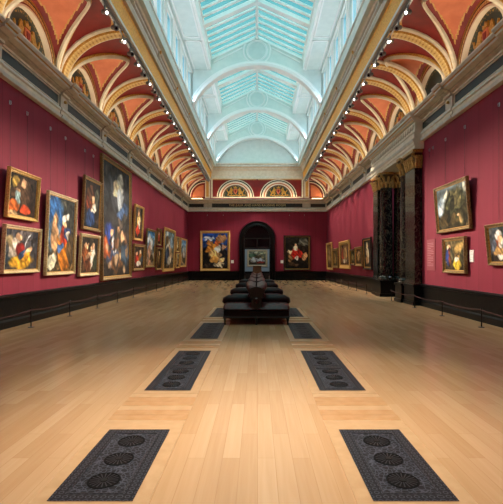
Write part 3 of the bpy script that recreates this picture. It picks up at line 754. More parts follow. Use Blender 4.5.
painting('L', 16.89, 20.75, .86, 5.84, .2, 'golddk', 'huge tall dark altarpiece canvas reaching up to the cornice', (52, 54, 58), (40, 34, 30),
    [(.5, .74, .5, .14, 0, (60, 62, 66)), (.62, .82, .16, .09, 60, (214, 208, 192)), (.45, .79, .12, .05, 20, (206, 184, 150)), (.62, .72, .12, .08, -30, (190, 196, 200)), (.7, .60, .2, .05, 10, (70, 92, 128)), (.25, .32, .16, .16, 0, (52, 70, 140)), (.38, .30, .07, .1, 15, (220, 218, 220)), (.33, .43, .05, .03, 0, SK), (.12, .24, .12, .08, 0, (176, 88, 46)), (.6, .3, .10, .12, 0, (70, 60, 46)), (.72, .38, .05, .03, 0, SK), (.56, .40, .05, .03, 0, SK), (.82, .34, .06, .03, 0, (186, 140, 104)), (.75, .2, .18, .10, 0, (56, 70, 84)), (.5, .12, .2, .06, 0, (96, 66, 40)), (.86, .27, .06, .07, 0, (150, 120, 90)), (.62, .22, .05, .05, 0, (186, 160, 120))] + [(.14 + .76 * hsh(q, 11), .06 + .36 * hsh(q, 12), .03 + .04 * hsh(q, 13), .015 + .025 * hsh(q, 14), 90 * hsh(q, 15), [(120, 84, 58), (64, 74, 96), (92, 60, 40), (150, 124, 96), (52, 46, 44)][q % 5]) for q in range(30)], .0, fd=.13, res=60)
painting('L', 21.2, 22.77, 2.69, 4.45, .14, 'goldfr', 'upright gilt painting of a pale red and gold figure just past the huge canvas', (50, 44, 36), (60, 40, 28),
    [(.5, .55, .2, .25, 0, (206, 176, 110)), (.45, .25, .2, .14, 0, (190, 60, 36)), (.5, .8, .12, .08, 0, SK), (.6, .45, .08, .14, 20, WH)], .05)
painting('L', 21.07, 23.1, 1.17, 2.5, .14, 'golddk', 'gilt painting of a crowd in red robes, low beside the huge canvas', (56, 46, 36), (60, 38, 28),
    [(.35, .4, .18, .22, 0, (166, 48, 34)), (.65, .45, .18, .25, 0, (150, 96, 44)), (.3, .7, .08, .08, 0, SK), (.6, .72, .08, .08, 0, SK), (.8, .4, .1, .2, 0, (60, 76, 84)), (.5, .2, .2, .1, 0, WH)], .05)
painting('L', 23.4, 25.4, 1.31, 3.43, .14, 'golddk', 'upright gilt painting with a tall blue sky and a pink figure', (86, 140, 190), (150, 120, 88),
    [(.45, .35, .2, .3, 0, (206, 150, 120)), (.6, .62, .12, .2, 10, (226, 214, 200)), (.3, .8, .2, .08, 10, (210, 216, 220)), (.7, .2, .2, .1, 0, (86, 66, 44))], .05)
painting('L', 26.1, 27.2, 2.62, 3.64, .11, 'golddk', 'small dark red painting hung just before the large broad gilt canvas, high up', (80, 40, 30), (60, 30, 26), [(.5, .5, .25, .3, 0, (160, 70, 50)), (.5, .75, .12, .1, 0, SK)], .05)
painting('L', 25.9, 27.4, 1.12, 2.5, .12, 'golddk', 'small dark painting hung directly below the little dark red one', (60, 56, 44), (50, 38, 28), [(.45, .5, .2, .3, 0, (140, 110, 64)), (.6, .3, .2, .12, 0, (90, 60, 40)), (.5, .75, .12, .1, 0, SK)], .05)
painting('L', 27.9, 31.5, .97, 3.85, .26, 'goldfr', 'large broad gilt framed canvas of pale figures facing the portico side', (110, 130, 140), (70, 56, 42),
    [(.4, .6, .2, .2, 0, (220, 206, 180)), (.6, .4, .2, .22, 10, (206, 170, 130)), (.35, .35, .14, .2, 0, (60, 70, 90)), (.7, .7, .15, .12, 0, (150, 170, 190)), (.55, .2, .2, .1, 0, (200, 190, 170)), (.25, .75, .12, .12, 0, (90, 70, 40))], .04)
painting('L', 32.2, 33.5, 2.35, 3.5, .12, 'goldfr', 'small gilt painting, upper of a pair beyond the large canvas of pale figures', (120, 110, 90), (90, 66, 40), [(.5, .5, .2, .3, 0, (210, 180, 140))], .05)
painting('L', 32.1, 33.5, 1.15, 2.28, .12, 'goldfr', 'small gilt painting, lower of a pair beyond the large canvas of pale figures', (130, 120, 100), (90, 66, 40), [(.5, .4, .25, .25, 0, (190, 150, 110)), (.5, .75, .1, .1, 0, SK)], .05)
painting('L', 33.9, 36.6, 1.2, 3.5, .16, 'goldfr', 'gilt canvas with bright blue sky, last on its wall before the far corner', (110, 156, 206), (120, 104, 84), [(.4, .3, .25, .2, 0, (190, 150, 110)), (.6, .5, .16, .2, 0, (220, 214, 206)), (.7, .2, .2, .1, 0, (70, 66, 50))], .04)

painting('R', 14.43, 12.19, 2.54, 4.03, .13, 'golddk', 'large gilt landscape painting of dark trees and cloud', (112, 124, 128), (58, 50, 34),
    [(.14, .55, .16, .2, 20, (150, 172, 190)), (.12, .5, .10, .12, 20, (196, 206, 210)), (.22, .7, .08, .06, 0, (176, 188, 196)), (.58, .52, .34, .34, 10, (70, 66, 42)), (.75, .35, .26, .3, 0, (58, 52, 32)), (.4, .2, .3, .12, 0, (80, 66, 40))] + [(.35 + .5 * hsh(q, 1), .2 + .62 * hsh(q, 2), .05 + .05 * hsh(q, 3), .04 + .05 * hsh(q, 4), 90 * hsh(q, 5), [(86, 84, 54), (42, 42, 28), (70, 68, 44), (100, 92, 60)][q % 4]) for q in range(34)] + [(.72, .2, .04, .1, 0, (160, 134, 88)), (.68, .3, .03, .03, 0, SK)], .08)
painting('R', 13.98, 12.48, 1.26, 2.35, .12, 'golddk', 'gilt painting of robed people and a kneeling yellow figure, below the tree landscape', (104, 88, 58), (64, 52, 34),
    [(.14, .45, .10, .3, 0, (44, 56, 110)), (.26, .5, .08, .26, 0, (110, 60, 40)), (.4, .55, .09, .2, 0, (90, 84, 60)), (.62, .2, .18, .16, -20, (212, 178, 60)), (.6, .36, .09, .08, 0, WH), (.7, .75, .22, .14, 20, (150, 122, 72)), (.16, .78, .06, .06, 0, SK), (.28, .8, .05, .05, 0, SK), (.85, .45, .1, .2, 0, (70, 66, 44))], .02)
painting('R', 11.22, 9.75, 1.52, 2.56, .11, 'golddk', 'gilt portrait of a white wigged sitter, partly out of the picture', (62, 70, 76), (58, 46, 40),
    [(.36, .42, .16, .22, 0, (130, 66, 40)), (.3, .28, .16, .14, 0, (196, 150, 90)), (.44, .52, .10, .12, 0, (232, 216, 200)), (.34, .75, .08, .14, 5, (232, 224, 214)), (.38, .66, .06, .08, 0, SK), (.6, .5, .14, .2, 0, (110, 124, 130)), (.15, .5, .1, .15, 0, (90, 96, 110)), (.36, .14, .12, .07, 0, (200, 190, 180))], .10)
painting('R', 24.5, 22.75, 1.19, 2.92, .17, 'ebony', 'dark framed upright painting of a pale standing figure, nearest to the portico', (34, 28, 26), (30, 24, 20), [(.5, .5, .16, .32, 5, (206, 176, 140)), (.5, .82, .1, .07, 0, SK), (.4, .25, .14, .14, 0, (150, 110, 70))], .03)
painting('R', 26.55, 24.85, 1.36, 2.5, .16, 'golddk', 'small brown framed painting beside the dark framed standing figure', (90, 66, 44), (60, 44, 30), [(.45, .5, .2, .3, 0, (170, 130, 80)), (.55, .75, .12, .1, 0, SK)], .04)
painting('R', 27.9, 26.7, 1.4, 2.4, .13, 'ebony', 'smallest dark painting, next to the broad bright gilt canvas on its near side', (50, 44, 30), (40, 34, 24), [(.5, .5, .25, .25, 0, (120, 100, 60))], .04)
painting('R', 31.6, 28.15, 1.15, 3.05, .32, 'goldfr', 'broad bright gilt framed canvas in the middle of the row beyond the portico', (96, 70, 50), (60, 40, 30), [(.4, .5, .2, .3, 0, (150, 60, 40)), (.6, .55, .18, .28, 0, (180, 140, 90)), (.5, .2, .2, .1, 0, (200, 180, 150))], .03)
painting('R', 34.5, 32.3, 1.15, 2.65, .2, 'golddk', 'brown gilt painting just beyond the broad bright gilt canvas', (90, 74, 46), (64, 50, 32), [(.5, .5, .25, .3, 0, (140, 110, 66))], .04)
painting('R', 37.3, 34.7, .97, 3.2, .22, 'goldfr', 'tall gilt painting beyond the portico, closest to the far corner', (110, 84, 56), (80, 58, 36), [(.5, .5, .25, .3, 0, (150, 120, 80))], .03)

painting('F', -5.01, -2.41, .83, 4.32, .25, 'goldfr', 'bright gilt framed canvas with vivid blue sky beside the far doorway', (34, 70, 150), (34, 26, 22),
    [(.25, .86, .18, .05, 0, (200, 214, 230)), (.75, .84, .2, .1, 0, (150, 110, 76)), (.14, .35, .16, .26, 0, (24, 22, 24)), (.82, .35, .14, .22, 0, (30, 28, 32)), (.4, .58, .25, .12, 15, (206, 132, 52)), (.5, .40, .2, .14, -10, (222, 176, 112)), (.6, .56, .10, .10, 20, (222, 218, 206)), (.3, .7, .12, .08, 0, (180, 120, 60)), (.45, .24, .16, .09, 0, (206, 150, 76)), (.72, .22, .12, .06, 0, (200, 170, 120)), (.64, .1, .18, .05, 0, (196, 180, 150)), (.2, .1, .12, .06, 0, (60, 50, 40)), (.62, .72, .12, .07, 0, (176, 90, 50)), (.85, .6, .08, .08, 0, (196, 150, 120))])
painting('F', 2.28, 4.63, .87, 3.92, .16, 'ebony', 'black framed dark canvas of a scarlet draped figure beside the far doorway', (34, 28, 24), (26, 22, 20),
    [(.78, .82, .2, .12, 0, (96, 92, 80)), (.45, .48, .17, .16, 10, (190, 40, 32)), (.62, .46, .16, .09, -10, (186, 44, 34)), (.44, .66, .09, .07, 0, (224, 190, 160)), (.43, .75, .05, .04, 0, SK), (.2, .55, .12, .05, 20, (214, 180, 140)), (.22, .32, .1, .14, 0, (150, 108, 70)), (.82, .38, .10, .13, 0, (196, 140, 96)), (.5, .33, .06, .07, 0, (224, 210, 196)), (.35, .14, .2, .05, 0, (80, 60, 44))], .0)
# canvas seen through the far doorway
t = empty('framed_painting', (CX, 50.98, 1.05)); tag(t, 'gilt framed painting of a pale reclining figure seen through the far doorway', 'painting')
m = MB(); W_, H_ = 2.4, 2.0
m.sweep([(0, 0), (0, .09), (.1, .12), (.22, .05), (.22, 0)], lambda a, b, k: ([-W_ / 2 + a, W_ / 2 - a, W_ / 2 - a, -W_ / 2 + a, -W_ / 2 + a][k], -b, [a, a, H_ - a, H_ - a, a][k]), [0, 1, 2, 3, 4], 'goldpale'); m.build('frame', t, 30)
o = canvas(W_ - .4, H_ - .4, -.04, (150, 150, 120), (70, 56, 40), [(.35, .4, .2, .18, 20, (226, 206, 180)), (.65, .36, .25, .14, -10, (230, 214, 196)), (.5, .6, .2, .12, 0, (110, 90, 60)), (.2, .7, .2, .12, 0, (90, 110, 80)), (.7, .2, .2, .08, 0, (150, 60, 44))], t, res=40); o.location = (0, 0, .2)

# ------------------------------------------------------------------ labels, information board, sign
def card(wall, c, z, w, h, label, mat='paper', lines=3, name='wall_label', cat='label'):
    if wall == 'L': t = empty(name, (rx_(-1, HW), c, z), PI / 2)
    elif wall == 'R': t = empty(name, (rx_(1, HW), c, z), -PI / 2)
    else: t = empty(name, (c, YF, z))
    tag(t, label, cat)
    m = MB(); m.box(-w / 2, w / 2, -.02, 0, 0, h, mat); bd = m.build('board', t, 0)
    m = MB(); random.seed(int(c * 10))
    tm = 'ink' if mat == 'paper' else 'roseprint'
    for k in range(lines):
        zz = h * (1 - .12 - .78 * k / max(lines, 1)); wl = w * (.75 if k % 4 != 3 else .45) * random.uniform(.85, 1)
        m.box(-w * .4, -w * .4 + wl, -.022, -.0195, zz - h * .014, zz, tm)
    m.build('printed_text', bd, 0)
card('L', 12.15, 1.56, .16, .26, 'small white wall label between the yellow robed figure and the tall turbaned figure')
card('R', 12.3, 1.60, .21, .34, 'white wall label to the right of the kneeling yellow figure painting', lines=6)
card('F', -2.2, 1.5, .24, .26, 'small white label right of the blue sky canvas on the far wall')
card('F', 2.14, 1.5, .24, .26, 'small white label left of the scarlet figure canvas on the far wall')
card('R', 15.19, 1.31, .7, 1.08, 'tall rose red information board with white text beside the portico', 'pink', 14, 'information_sign', 'sign')
# heading on the board
sign = empty('room_sign', (CX, YF - .03, 6.40)); tag(sign, 'long black sign with gold room name lettering above the far doorway', 'sign')
m = MB(); m.box(-3.95, 3.95, -.04, 0, -.02, .32, 'signgreen'); sb = m.build('board', sign, 0)
WORDS = 'THE JULIA AND HANS RAUSING ROOM'.split()
def text_mesh(body):
    cu = bpy.data.curves.new('word', 'FONT'); cu.body = body; cu.size = .30; cu.align_x = 'LEFT'; cu.align_y = 'CENTER'; cu.extrude = .008; cu.space_character = 1.06
    to = bpy.data.objects.new('word_curve', cu); C.objects.link(to)
    dg = bpy.context.evaluated_depsgraph_get(); me = bpy.data.meshes.new_from_object(to.evaluated_get(dg)); bpy.data.objects.remove(to)
    return me, max(v.co.x for v in me.vertices), min(v.co.x for v in me.vertices)
full = text_mesh(' '.join(WORDS))[1]; k = 4.95 / full
for i, wd in enumerate(WORDS):
    end = text_mesh(' '.join(WORDS[:i + 1]))[1]; me, w1, w0 = text_mesh(wd)
    me.transform(Matrix.Translation((-2.475 + (end - w1) * k, -.05, .15)) @ Matrix.Rotation(PI / 2, 4, 'X') @ Matrix.Diagonal((k, k, 1, 1)))
    me.materials.clear(); me.materials.append(MT['letters'])
    lo = bpy.data.objects.new('gold_word', me); C.objects.link(lo); lo.parent = sb; lo['label'] = 'gold capital letters'

# picture hooks with wires
def hook(wall, c, z, drop, label, grp):
    if wall == 'L': t = empty('picture_hook', (rx_(-1, HW), c, z), PI / 2)
    elif wall == 'R': t = empty('picture_hook', (rx_(1, HW), c, z), -PI / 2)
    else: t = empty('picture_hook', (c, YF, z))
    tag(t, label, 'hook', grp)
    m = MB(); m.box(-.014, .014, -.012, 0, -.05, .05, 'silver'); m.tube([(0, -.012, .03), (0, -.04, .03), (0, -.045, -.02), (0, -.04, -.05), (0, -.012, -.06)], .008, 'silver', 6); m.build('bracket', t)
    m = MB(); m.tube([(0, -.02, -.06), (0, -.02, -drop)], .004, 'wood', 5); m.build('wire', t)
for (w_, cs, z, dr, what) in (('L', (10.75, 11.55), 5.55, 1.6, 'above the dark brown robed painting'), ('L', (12.85, 13.85), 5.55, 1.85, 'above the tall turbaned figure painting'),
        ('L', (15.4, 16.2), 5.55, .9, 'above the blue and white figure painting'), ('R', (14.0, 12.7), 5.55, 1.5, 'above the tree landscape'), ('R', (15.3, 15.0), 5.55, .3, 'over the rose red information board'),
        ('R', (10.9, 10.2), 5.55, 2.9, 'above the white wigged portrait'), ('F', (-4.4, -3.0), 5.7, 1.35, 'above the blue sky canvas'), ('F', (2.8, 4.1), 5.7, 1.75, 'above the scarlet figure canvas')):
    for c in cs: hook(w_, c, z, dr, 'one of two small silver wall hooks ' + what, 'picture hooks ' + what)

# ------------------------------------------------------------------ floor grilles
GX, GW = 1.09, .575
def grille(x, y0, y1, n, label, nxt):
    t = empty('floor_grille', (x, y0, 0)); tag(t, label, 'grille')
    Lg = y1 - y0; hw = GW / 2
    for q in range(n):
        a, b_ = q * Lg / n, (q + 1) * Lg / n
        m = MB(); m.box(-hw + .1, hw - .1, a + .1, b_ - .1, -.01, .006, 'grille'); pn = m.build('tracery_panel', t, 0)
        m = MB()
        for (xa, xb, ya, yb, vert) in ((-hw, -hw + .1, a, b_, 1), (hw - .1, hw, a, b_, 1), (-hw + .1, hw - .1, a, a + .1, 0), (-hw + .1, hw - .1, b_ - .1, b_, 0)):
            ln = ((yb - ya) if vert else (xb - xa)) / .052
            uv = [(0, 0), (0, 2), (ln, 2), (ln, 0)] if vert else [(0, 0), (ln, 0), (ln, 2), (0, 2)]
            m.quad([(xa, ya, .007), (xb, ya, .007), (xb, yb, .007), (xa, yb, .007)], 'border', uv)
        for (xa, xb, ya, yb) in ((-hw + .092, -hw + .1, a + .09, b_ - .09), (hw - .1, hw - .092, a + .09, b_ - .09), (-hw + .092, hw - .092, a + .092, a + .1), (-hw + .092, hw - .092, b_ - .1, b_ - .092)):
            m.box(xa, xb, ya, yb, 0, .0095, 'rim')
        m.build('chain_border', t, 0)
        for k in range(3):
            yc = a + (b_ - a) * (.22 + .28 * k); r = MB(); R = .118
            r.lathe([(R, .004), (R, .009), (R * .93, .010), (R * .92, .008), (0, .008)], (0, yc, 0), 'hole', 28)
            for j in range(18):
                g = 2 * PI * j / 18; c, s_ = math.cos(g), math.sin(g); w = .0035
                r.quad([(c * .03 - s_ * w, yc + s_ * .03 + c * w, .0105), (c * .03 + s_ * w, yc + s_ * .03 - c * w, .0105), (c * R * .86 + s_ * w * 1.5, yc + s_ * R * .86 - c * w * 1.5, .0105), (c * R * .86 - s_ * w * 1.5, yc + s_ * R * .86 + c * w * 1.5, .0105)], 'rim')
            r.lathe([(.026, .008), (.024, .012), (0, .013)], (0, yc, 0), 'iron', 14)
            r.build('rosette', pn, 0)
    m = MB(); e = .11
    for poly in ([(-hw - e, -e), (hw + e, -e), (hw, 0), (-hw, 0)], [(-hw - e, Lg + e), (hw + e, Lg + e), (hw, Lg), (-hw, Lg)], [(-hw - e, -e), (-hw, 0), (-hw, Lg), (-hw - e, Lg + e)], [(hw + e, -e), (hw, 0), (hw, Lg), (hw + e, Lg + e)]):
        m.prism(poly, lambda p, q, d: (p, q, d), -.01, .003, 'plankedge')
    m.build('oak_surround', t, 0)
    if nxt:
        m = MB(); k = 7; d = (nxt - y1 - 2 * e) / k
        for i in range(k): m.box(-hw - e + .004 * (i % 2), hw + e - .004 * ((i + 1) % 2), Lg + e + i * d + .002, Lg + e + (i + 1) * d - .002, -.01, .002, 'crossoak' if i % 3 else 'plankedge')
        m.build('cross_boards', t, 0)
for s, side in ((-1, 'left'), (1, 'right')):
    for (y0, y1, n, w_) in ((2.9, 4.14, 1, 'short black floor grille with three rosettes in the foreground on the %s'), (5.4, 7.82, 2, 'black floor grille second from the viewer on the %s'),
                            (9.04, 11.4, 2, 'black floor grille reaching the front of the nearest bench on the %s'), (12.65, 15.1, 2, 'black floor grille alongside the nearest benches on the %s')):
        grille(CX + s * GX, y0, y1, n, w_ % side, {4.14: 5.4, 7.82: 9.04, 11.4: 12.65}.get(y1))

# ------------------------------------------------------------------ benches
def bench():
    t = empty('leather_bench'); Lb, hw = 2.5, .86
    m = MB(); m.box(-hw + .03, hw - .03, .04, Lb - .04, .19, .36, 'leatherdk')
    for s in (-1, 1): m.tube([(s * (hw - .03), .04, .2), (s * (hw - .03), Lb - .04, .2)], .022, 'wood', 8)
    for y in (.04, Lb - .04): m.tube([(-hw + .03, y, .2), (hw - .03, y, .2)], .022, 'wood', 8)
    m.build('apron', t, 30)
    for s in (-1, 1):
        m = MB()
        def seat(u, v):            # rounded cushion over one half
            a = -PI + 2 * PI * v; cx_, sz = math.cos(a), math.sin(a)
            sg = lambda q, e: math.copysign(abs(q) ** e, q)
            e = math.sin(PI * min(max(u, .0), 1)) ** .22
            return (s * (.44 + .43 * sg(cx_, .45) * (.86 + .14 * e)), Lb * u, .425 + .14 * sg(sz, .55) * e - .02 * (1 - e) + .008 * math.sin(5 * PI * u) * max(0, sz))
        m.grid(seat, 28, 24, 'leather'); cus = m.build('seat_cushion', t, 60)
        for yb in (.66,):
            b = MB(); b.tube([(s * .14, yb, .57), (s * .2, yb, .575), (s * .5, yb, .585), (s * .74, yb, .575), (s * .83, yb, .545), (s * .87, yb, .50)], [.12, .14, .15, .145, .12, .06], 'leatherdk', 16); b.build('bolster', t, 60)
        b = MB()
        for i in range(7):
            for j in range(2): b.lathe([(0, .012), (.016, .006), (.018, 0)], (s * (.3 + .28 * j), .25 + i * (Lb - .5) / 6, .555), 'leatherdk', 8)
        b.build('tufting_buttons', cus)
        m = MB()
        P = [(.02, .50), (.10, .50), (.13, .60), (.17, .72), (.23, .84), (.28, .93), (.29, .99), (.25, 1.04), (.17, 1.05), (.10, 1.02), (.02, 1.0)]
        def bk(a, b_, k):
            q = k / 24; e = math.sin(PI * q) ** .3
            return (s * a * (.72 + .28 * e), .1 + (Lb - .2) * q, .5 + (b_ - .5) * (.80 + .20 * e) + .006 * math.sin(k * 2.1))
        m.sweep(P, bk, list(range(25)), 'leather', True); m.build('backrest', t, 50)
    for y, d in ((.06, -1), (Lb - .06, 1)):
        m = MB()
        m.prism([(-.16, .40), (.16, .40), (.12, .62), (.17, .76), (.22, .88), (.12, .95), (0, .98), (-.12, .95), (-.22, .88), (-.17, .76), (-.12, .62)], lambda a, b_, q: (a, y + q, b_), -.03, .03, 'wood')
        m.lathe([(.085, 0), (.085, .03 * d), (.065, .045 * d), (.05, .03 * d), (.036, .05 * d), (0, .055 * d)], (0, y + .02 * d, .61), 'medal', 20, 'y')
        for s in (-1, 1):
            m.tube([(s * .16, y + .03 * d, .82), (s * .2, y + .03 * d, .74), (s * .15, y + .03 * d, .68), (s * .11, y + .03 * d, .72)], [.02, .026, .022, .012], 'wood', 8)
        m.build('scroll_end', t)
    for x in (-hw + .06, 0, hw - .06):
        for y in (.08, Lb - .08):
            m = MB(); m.lathe([(.02, 0), (.03, .015), (.03, .03), (.02, .045), (.03, .12), (.045, .18), (.045, .24)], (x, y, 0), 'wood', 12); m.build('leg', t)
    return t
b0 = bench(); b0.location = (CX, 11.0, 0); tag(b0, 'oxblood leather double sided bench nearest to the viewer', 'bench', 'leather benches down the middle of the room')
for y, lab in ((14.2, 'second oxblood leather bench, directly behind the nearest one'), (17.8, 'third oxblood leather bench down the row'), (21.3, 'fourth oxblood leather bench, last before the dark wooden settle')):
    b = copy_tree(b0); b.location = (CX, y, 0); b['label'] = lab
t = empty('wooden_settle', (CX, 27.2, 0)); tag(t, 'dark wooden settle with a panelled back across the end of the bench row', 'settle')
m = MB(); m.box(-.72, .72, .1, .55, .38, .45, 'wood'); m.build('seat', t, 0)
m = MB(); m.box(-.74, .74, -.02, .06, .12, .84, 'wood'); m.box(-.76, .76, -.04, .08, .82, .87, 'wood')
for k in range(4): m.box(-.68 + k * .35, -.38 + k * .35, -.035, -.02, .3, .74, 'wood', 0)
m.build('back_panel', t, 0)
for x in (-.7, .7):
    for y in (.02, .5): m = MB(); m.box(x - .03, x + .03, y - .03, y + .03, 0, .38, 'wood'); m.build('leg', t, 0)
t = empty('wooden_stand', (CX, 36.9, 0)); tag(t, 'tapering brown wooden stand in front of the far doorway', 'stand')
m = MB(); m.box(-.42, .42, -.2, .2, .06, 1.22, 'brown', .07); m.build('body', t, 0)
m = MB(); m.box(-.38, .38, -.2, .2, 1.22, 1.28, 'brown'); m.build('top', t, 0)
m = MB(); m.box(-.46, .46, -.24, .24, 0, .06, 'wood'); m.build('plinth', t, 0)

# ------------------------------------------------------------------ barriers
def post():
    t = empty('barrier_post')
    m = MB(); m.lathe([(.075, 0), (.075, .008), (.06, .014), (.012, .018)], (0, 0, 0), 'iron', 18); m.build('base', t)
    m = MB(); m.lathe([(.015, .015), (.015, .445), (0, .447)], (0, 0, 0), 'iron', 10); m.build('rod', t)
    m = MB(); m.lathe([(.011, .43), (.02, .44), (.022, .46), (.014, .475), (0, .478)], (0, 0, 0), 'iron', 10); m.build('finial', t)
    return t
p0 = post(); first = True
LY = [8.46 + 2.2 * k for k in range(13)]; RY1 = [8.46, 10.66, 12.93, 15.2, 17.8]; RY2 = [21.9 + 2.2 * k for k in range(7)]
ords = ['first', 'second', 'third', 'fourth', 'fifth', 'sixth', 'seventh', 'eighth', 'ninth', 'tenth', 'eleventh', 'twelfth', 'thirteenth']
def run(s, ysl, side, where, corner):
    global first
    for i, y in enumerate(ysl):
        if y < 9: lab = 'thin black barrier post by the %s wall just outside the view' % side
        else:
            lab = 'thin black barrier post, %s from the viewer %s' % (ords[i - (1 if ysl[0] < 9 else 0)], where)
        if y < 9: continue
        o = p0 if first else copy_tree(p0); first = False
        o.location = (rx_(s, 5.52), y, 0); tag(o, lab, 'barrier post', 'barrier posts along the %s wall' % side)
    m = MB()
    pts = []
    for a, b_ in zip(ysl[:-1], ysl[1:]):
        for k in range(8):
            q = k / 8; pts.append((rx_(s, 5.483), a + (b_ - a) * q, .435 - .05 * 4 * q * (1 - q)))
    pts.append((rx_(s, 5.483), ysl[-1], .435))
    m.tube(pts, .012, 'rope', 6); o = m.build('barrier_rope'); tag(o, corner, 'barrier rope')
run(-1, LY, 'left', 'along the wall with the huge canvas', 'dark red cord strung between the barrier posts along the left wall')
run(1, RY1, 'right', 'in the row up to the portico', 'dark red cord strung on the barrier posts from the right edge to the portico')
run(1, RY2, 'far right', 'in the row beyond the portico', 'dark red cord strung on the barrier posts beyond the portico')

# ------------------------------------------------------------------ lighting tracks, spotlights and lamps
def lamp(name, kind, loc, energy, col, **kw):
    d = bpy.data.lights.new(name, kind); d.energy = energy; d.color = lin(col)
    for k, v in kw.items(): setattr(d, k, v)
    o = bpy.data.objects.new(name, d); C.objects.link(o); o.location = loc
    return o
def aim(o, tgt): o.rotation_euler = (Vector(tgt) - Vector(o.location)).to_track_quat('-Z', 'Y').to_euler()

WARM, COOL = (255, 238, 216), (214, 236, 255)
def spot(loc, tgt, label, grp, lit):
    t = empty('track_spotlight', loc); tag(t, label, 'spotlight', grp)
    d = (Vector(tgt) - Vector(loc)).normalized(); c = Vector((0, 0, -.17))
    m = MB(); m.tube([c - d * .12, c - d * .1, c + d * .08, c + d * .11], [.04, .065, .065, .078], 'lampbody', 12); m.build('housing', t)
    m = MB(); m.box(-.012, .012, -.05, .05, -.17, 0, 'lampbody'); m.build('bracket', t, 0)
    m = MB(); m.tube([c + d * .111, c + d * .114], .042, 'lens' if lit else 'darkglass', 14); m.build('lens', t)
    return Vector(loc) + c + d * .16
E_WALL, E_FLOOR = 4500, 2300
for s, side in ((-1, 'left'), (1, 'right')):
    m = MB(); m.box(rx_(s, 4.16), rx_(s, 4.20), 9.5, YF - .1, 8.66, 8.72, 'silver')
    m.box(rx_(s, 4.10), rx_(s, 4.26), 9.5, YF - .1, 8.72, 8.76, 'silver')
    o = m.build('lighting_track', None, 0); tag(o, 'silver lighting track running under the gilded beam on the %s' % side, 'lighting track')
    k = 0; y = 10.4
    while y < YF - .6:
        wtgt = (rx_(-s, HW), y - 8.5, 2.3)
        if y > 31: wtgt = (-3.7 if s > 0 else 3.45, YF, 2.3)
        p = spot((rx_(s, 4.18), y, 8.66), wtgt, 'small grey track spotlight under the gilded beam on the %s' % side, 'track spotlights under the %s beam' % side, k % 2 == 0)
        if k % 2 == 0:
            if y > 31:
                if k % 4 == 0: l = lamp('spot_lamp', 'SPOT', p, 1500, WARM, spot_size=math.radians(28), spot_blend=.9, shadow_soft_size=.05); aim(l, wtgt)
            else:
                l = lamp('spot_lamp', 'SPOT', p, E_WALL, WARM, spot_size=math.radians(25), spot_blend=1.0, shadow_soft_size=.05); aim(l, wtgt)
        y += .8; k += 1
    y = 22.4
    while y < 36.5:            # lamps of the track washing down the wall beneath them
        l = lamp('spot_lamp', 'SPOT', (rx_(s, 4.3), y, 8.45), 1050 if s > 0 else 560, WARM, spot_size=math.radians(44), spot_blend=.8, shadow_soft_size=.05); aim(l, (rx_(s, HW), y - 1.2, 2.6)); y += 1.75
    for y in (13.5, 20, 26.5, 33):  # floor washes further down, extra lamps added to brighten the far floor
        l = lamp('spot_lamp', 'SPOT', (rx_(s, 4.15), y, 8.5), 700, WARM, spot_size=math.radians(55), spot_blend=1.0, shadow_soft_size=.1); aim(l, (CX + s * 2.6, y + .8, 0))
    for y in (2.5, 5.2):       # nearer lamps of the same tracks, washing the floor in front
        l = lamp('spot_lamp', 'SPOT', (rx_(s, 4.15), y, 8.5), E_FLOOR, WARM, spot_size=math.radians(42), spot_blend=1.0, shadow_soft_size=.1); aim(l, (CX + s * .3, y + .6, 0))
    for a, b_ in zip(EDGES[:-1], EDGES[1:]):      # strips on the cornice
        if b_ < 9: continue
        l = lamp('cornice_strip_lamp', 'AREA', (rx_(s, HW - .33), (a + b_) / 2, 7.15), 32, (255, 232, 196), shape='RECTANGLE', size=b_ - a - .2, size_y=.06); aim(l, (rx_(s, 4.6), (a + b_) / 2, 8.9))
    m = MB(); m.box(rx_(s, 4.75), rx_(s, 5.9), YF - .47, YF - .41, 7.08, 7.13, 'strip'); o = m.build('cornice_light_strip', None, 0)
    tag(o, 'glowing warm light strip on the far cornice under the %s end lunette' % side, 'light strip')
    # cool fill lamps added along the sill to brighten the lantern gables and soffits
    for y in range(8, 38, 5):
        l = lamp('lantern_fill_lamp', 'AREA', (rx_(s, RW - .1), y + 2.5, ZS + .26), 40, COOL, shape='RECTANGLE', size=4.98, size_y=.06); aim(l, (rx_(s, 1.0), y + 2.5, ZS + 1.7))
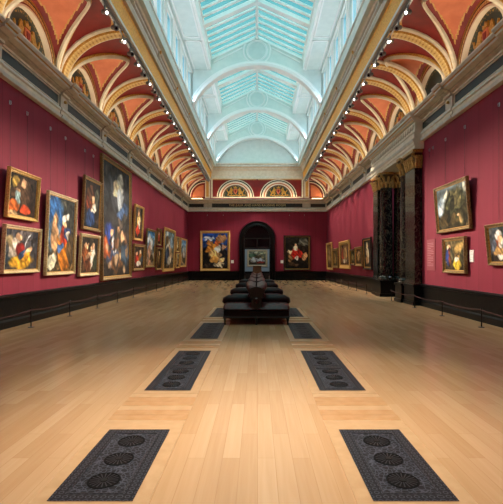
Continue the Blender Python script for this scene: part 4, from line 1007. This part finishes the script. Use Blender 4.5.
l = lamp('end_lunette_lamp', 'AREA', (CX, YF - .42, 7.16), 40, (255, 224, 180), shape='RECTANGLE', size=7.6, size_y=.06); aim(l, (CX, YF + .1, 8.4))
l = lamp('next_room_lamp', 'AREA', (CX, 46, 5.8), 160, COOL, shape='RECTANGLE', size=4, size_y=4)
l = lamp('side_room_lamp', 'AREA', (9, 19, 6.2), 160, COOL, shape='RECTANGLE', size=2, size_y=4)
su = lamp('daylight', 'SUN', (0, 15, 30), 10, (255, 208, 198), angle=math.radians(80)); su.rotation_euler = (math.radians(14), math.radians(4), 0)

w = bpy.data.worlds.new('overcast_sky'); bpy.context.scene.world = w; w.use_nodes = True
nt = w.node_tree; bg = nt.nodes['Background']
tc = nt.nodes.new('ShaderNodeTexCoord'); nz = nt.nodes.new('ShaderNodeTexNoise'); nz.inputs['Scale'].default_value = 3.5; nz.inputs['Detail'].default_value = 5
cr = nt.nodes.new('ShaderNodeValToRGB'); cr.color_ramp.elements[0].position = .38; cr.color_ramp.elements[1].position = .62
cr.color_ramp.elements[0].color = (.55, .82, .93, 1); cr.color_ramp.elements[1].color = (.92, 1.0, 1.0, 1)
nt.links.new(tc.outputs['Generated'], nz.inputs['Vector']); nt.links.new(nz.outputs['Fac'], cr.inputs['Fac']); nt.links.new(cr.outputs['Color'], bg.inputs['Color'])
bg.inputs['Strength'].default_value = 1.35

# ------------------------------------------------------------------ camera and view
cam = bpy.data.cameras.new('camera'); co = bpy.data.objects.new('camera', cam); C.objects.link(co)
co.location = (0, 0, 1.6); co.rotation_euler = (PI / 2, 0, 0)
cam.sensor_fit = 'VERTICAL'; cam.sensor_height = 36; cam.lens = F / 504 * 36
cam.shift_x = -6.0 / 504; cam.shift_y = 10.0 / 504; cam.clip_start = .05; cam.clip_end = 300
sc = bpy.context.scene; sc.camera = co
sc.view_settings.view_transform = 'Standard'; sc.view_settings.look = 'None'; sc.view_settings.gamma = 1; sc.view_settings.exposure = 0.0
sc.view_settings.use_curve_mapping = False
sc.cycles.use_denoising = True; sc.cycles.sample_clamp_indirect = 8; sc.cycles.max_bounces = 8
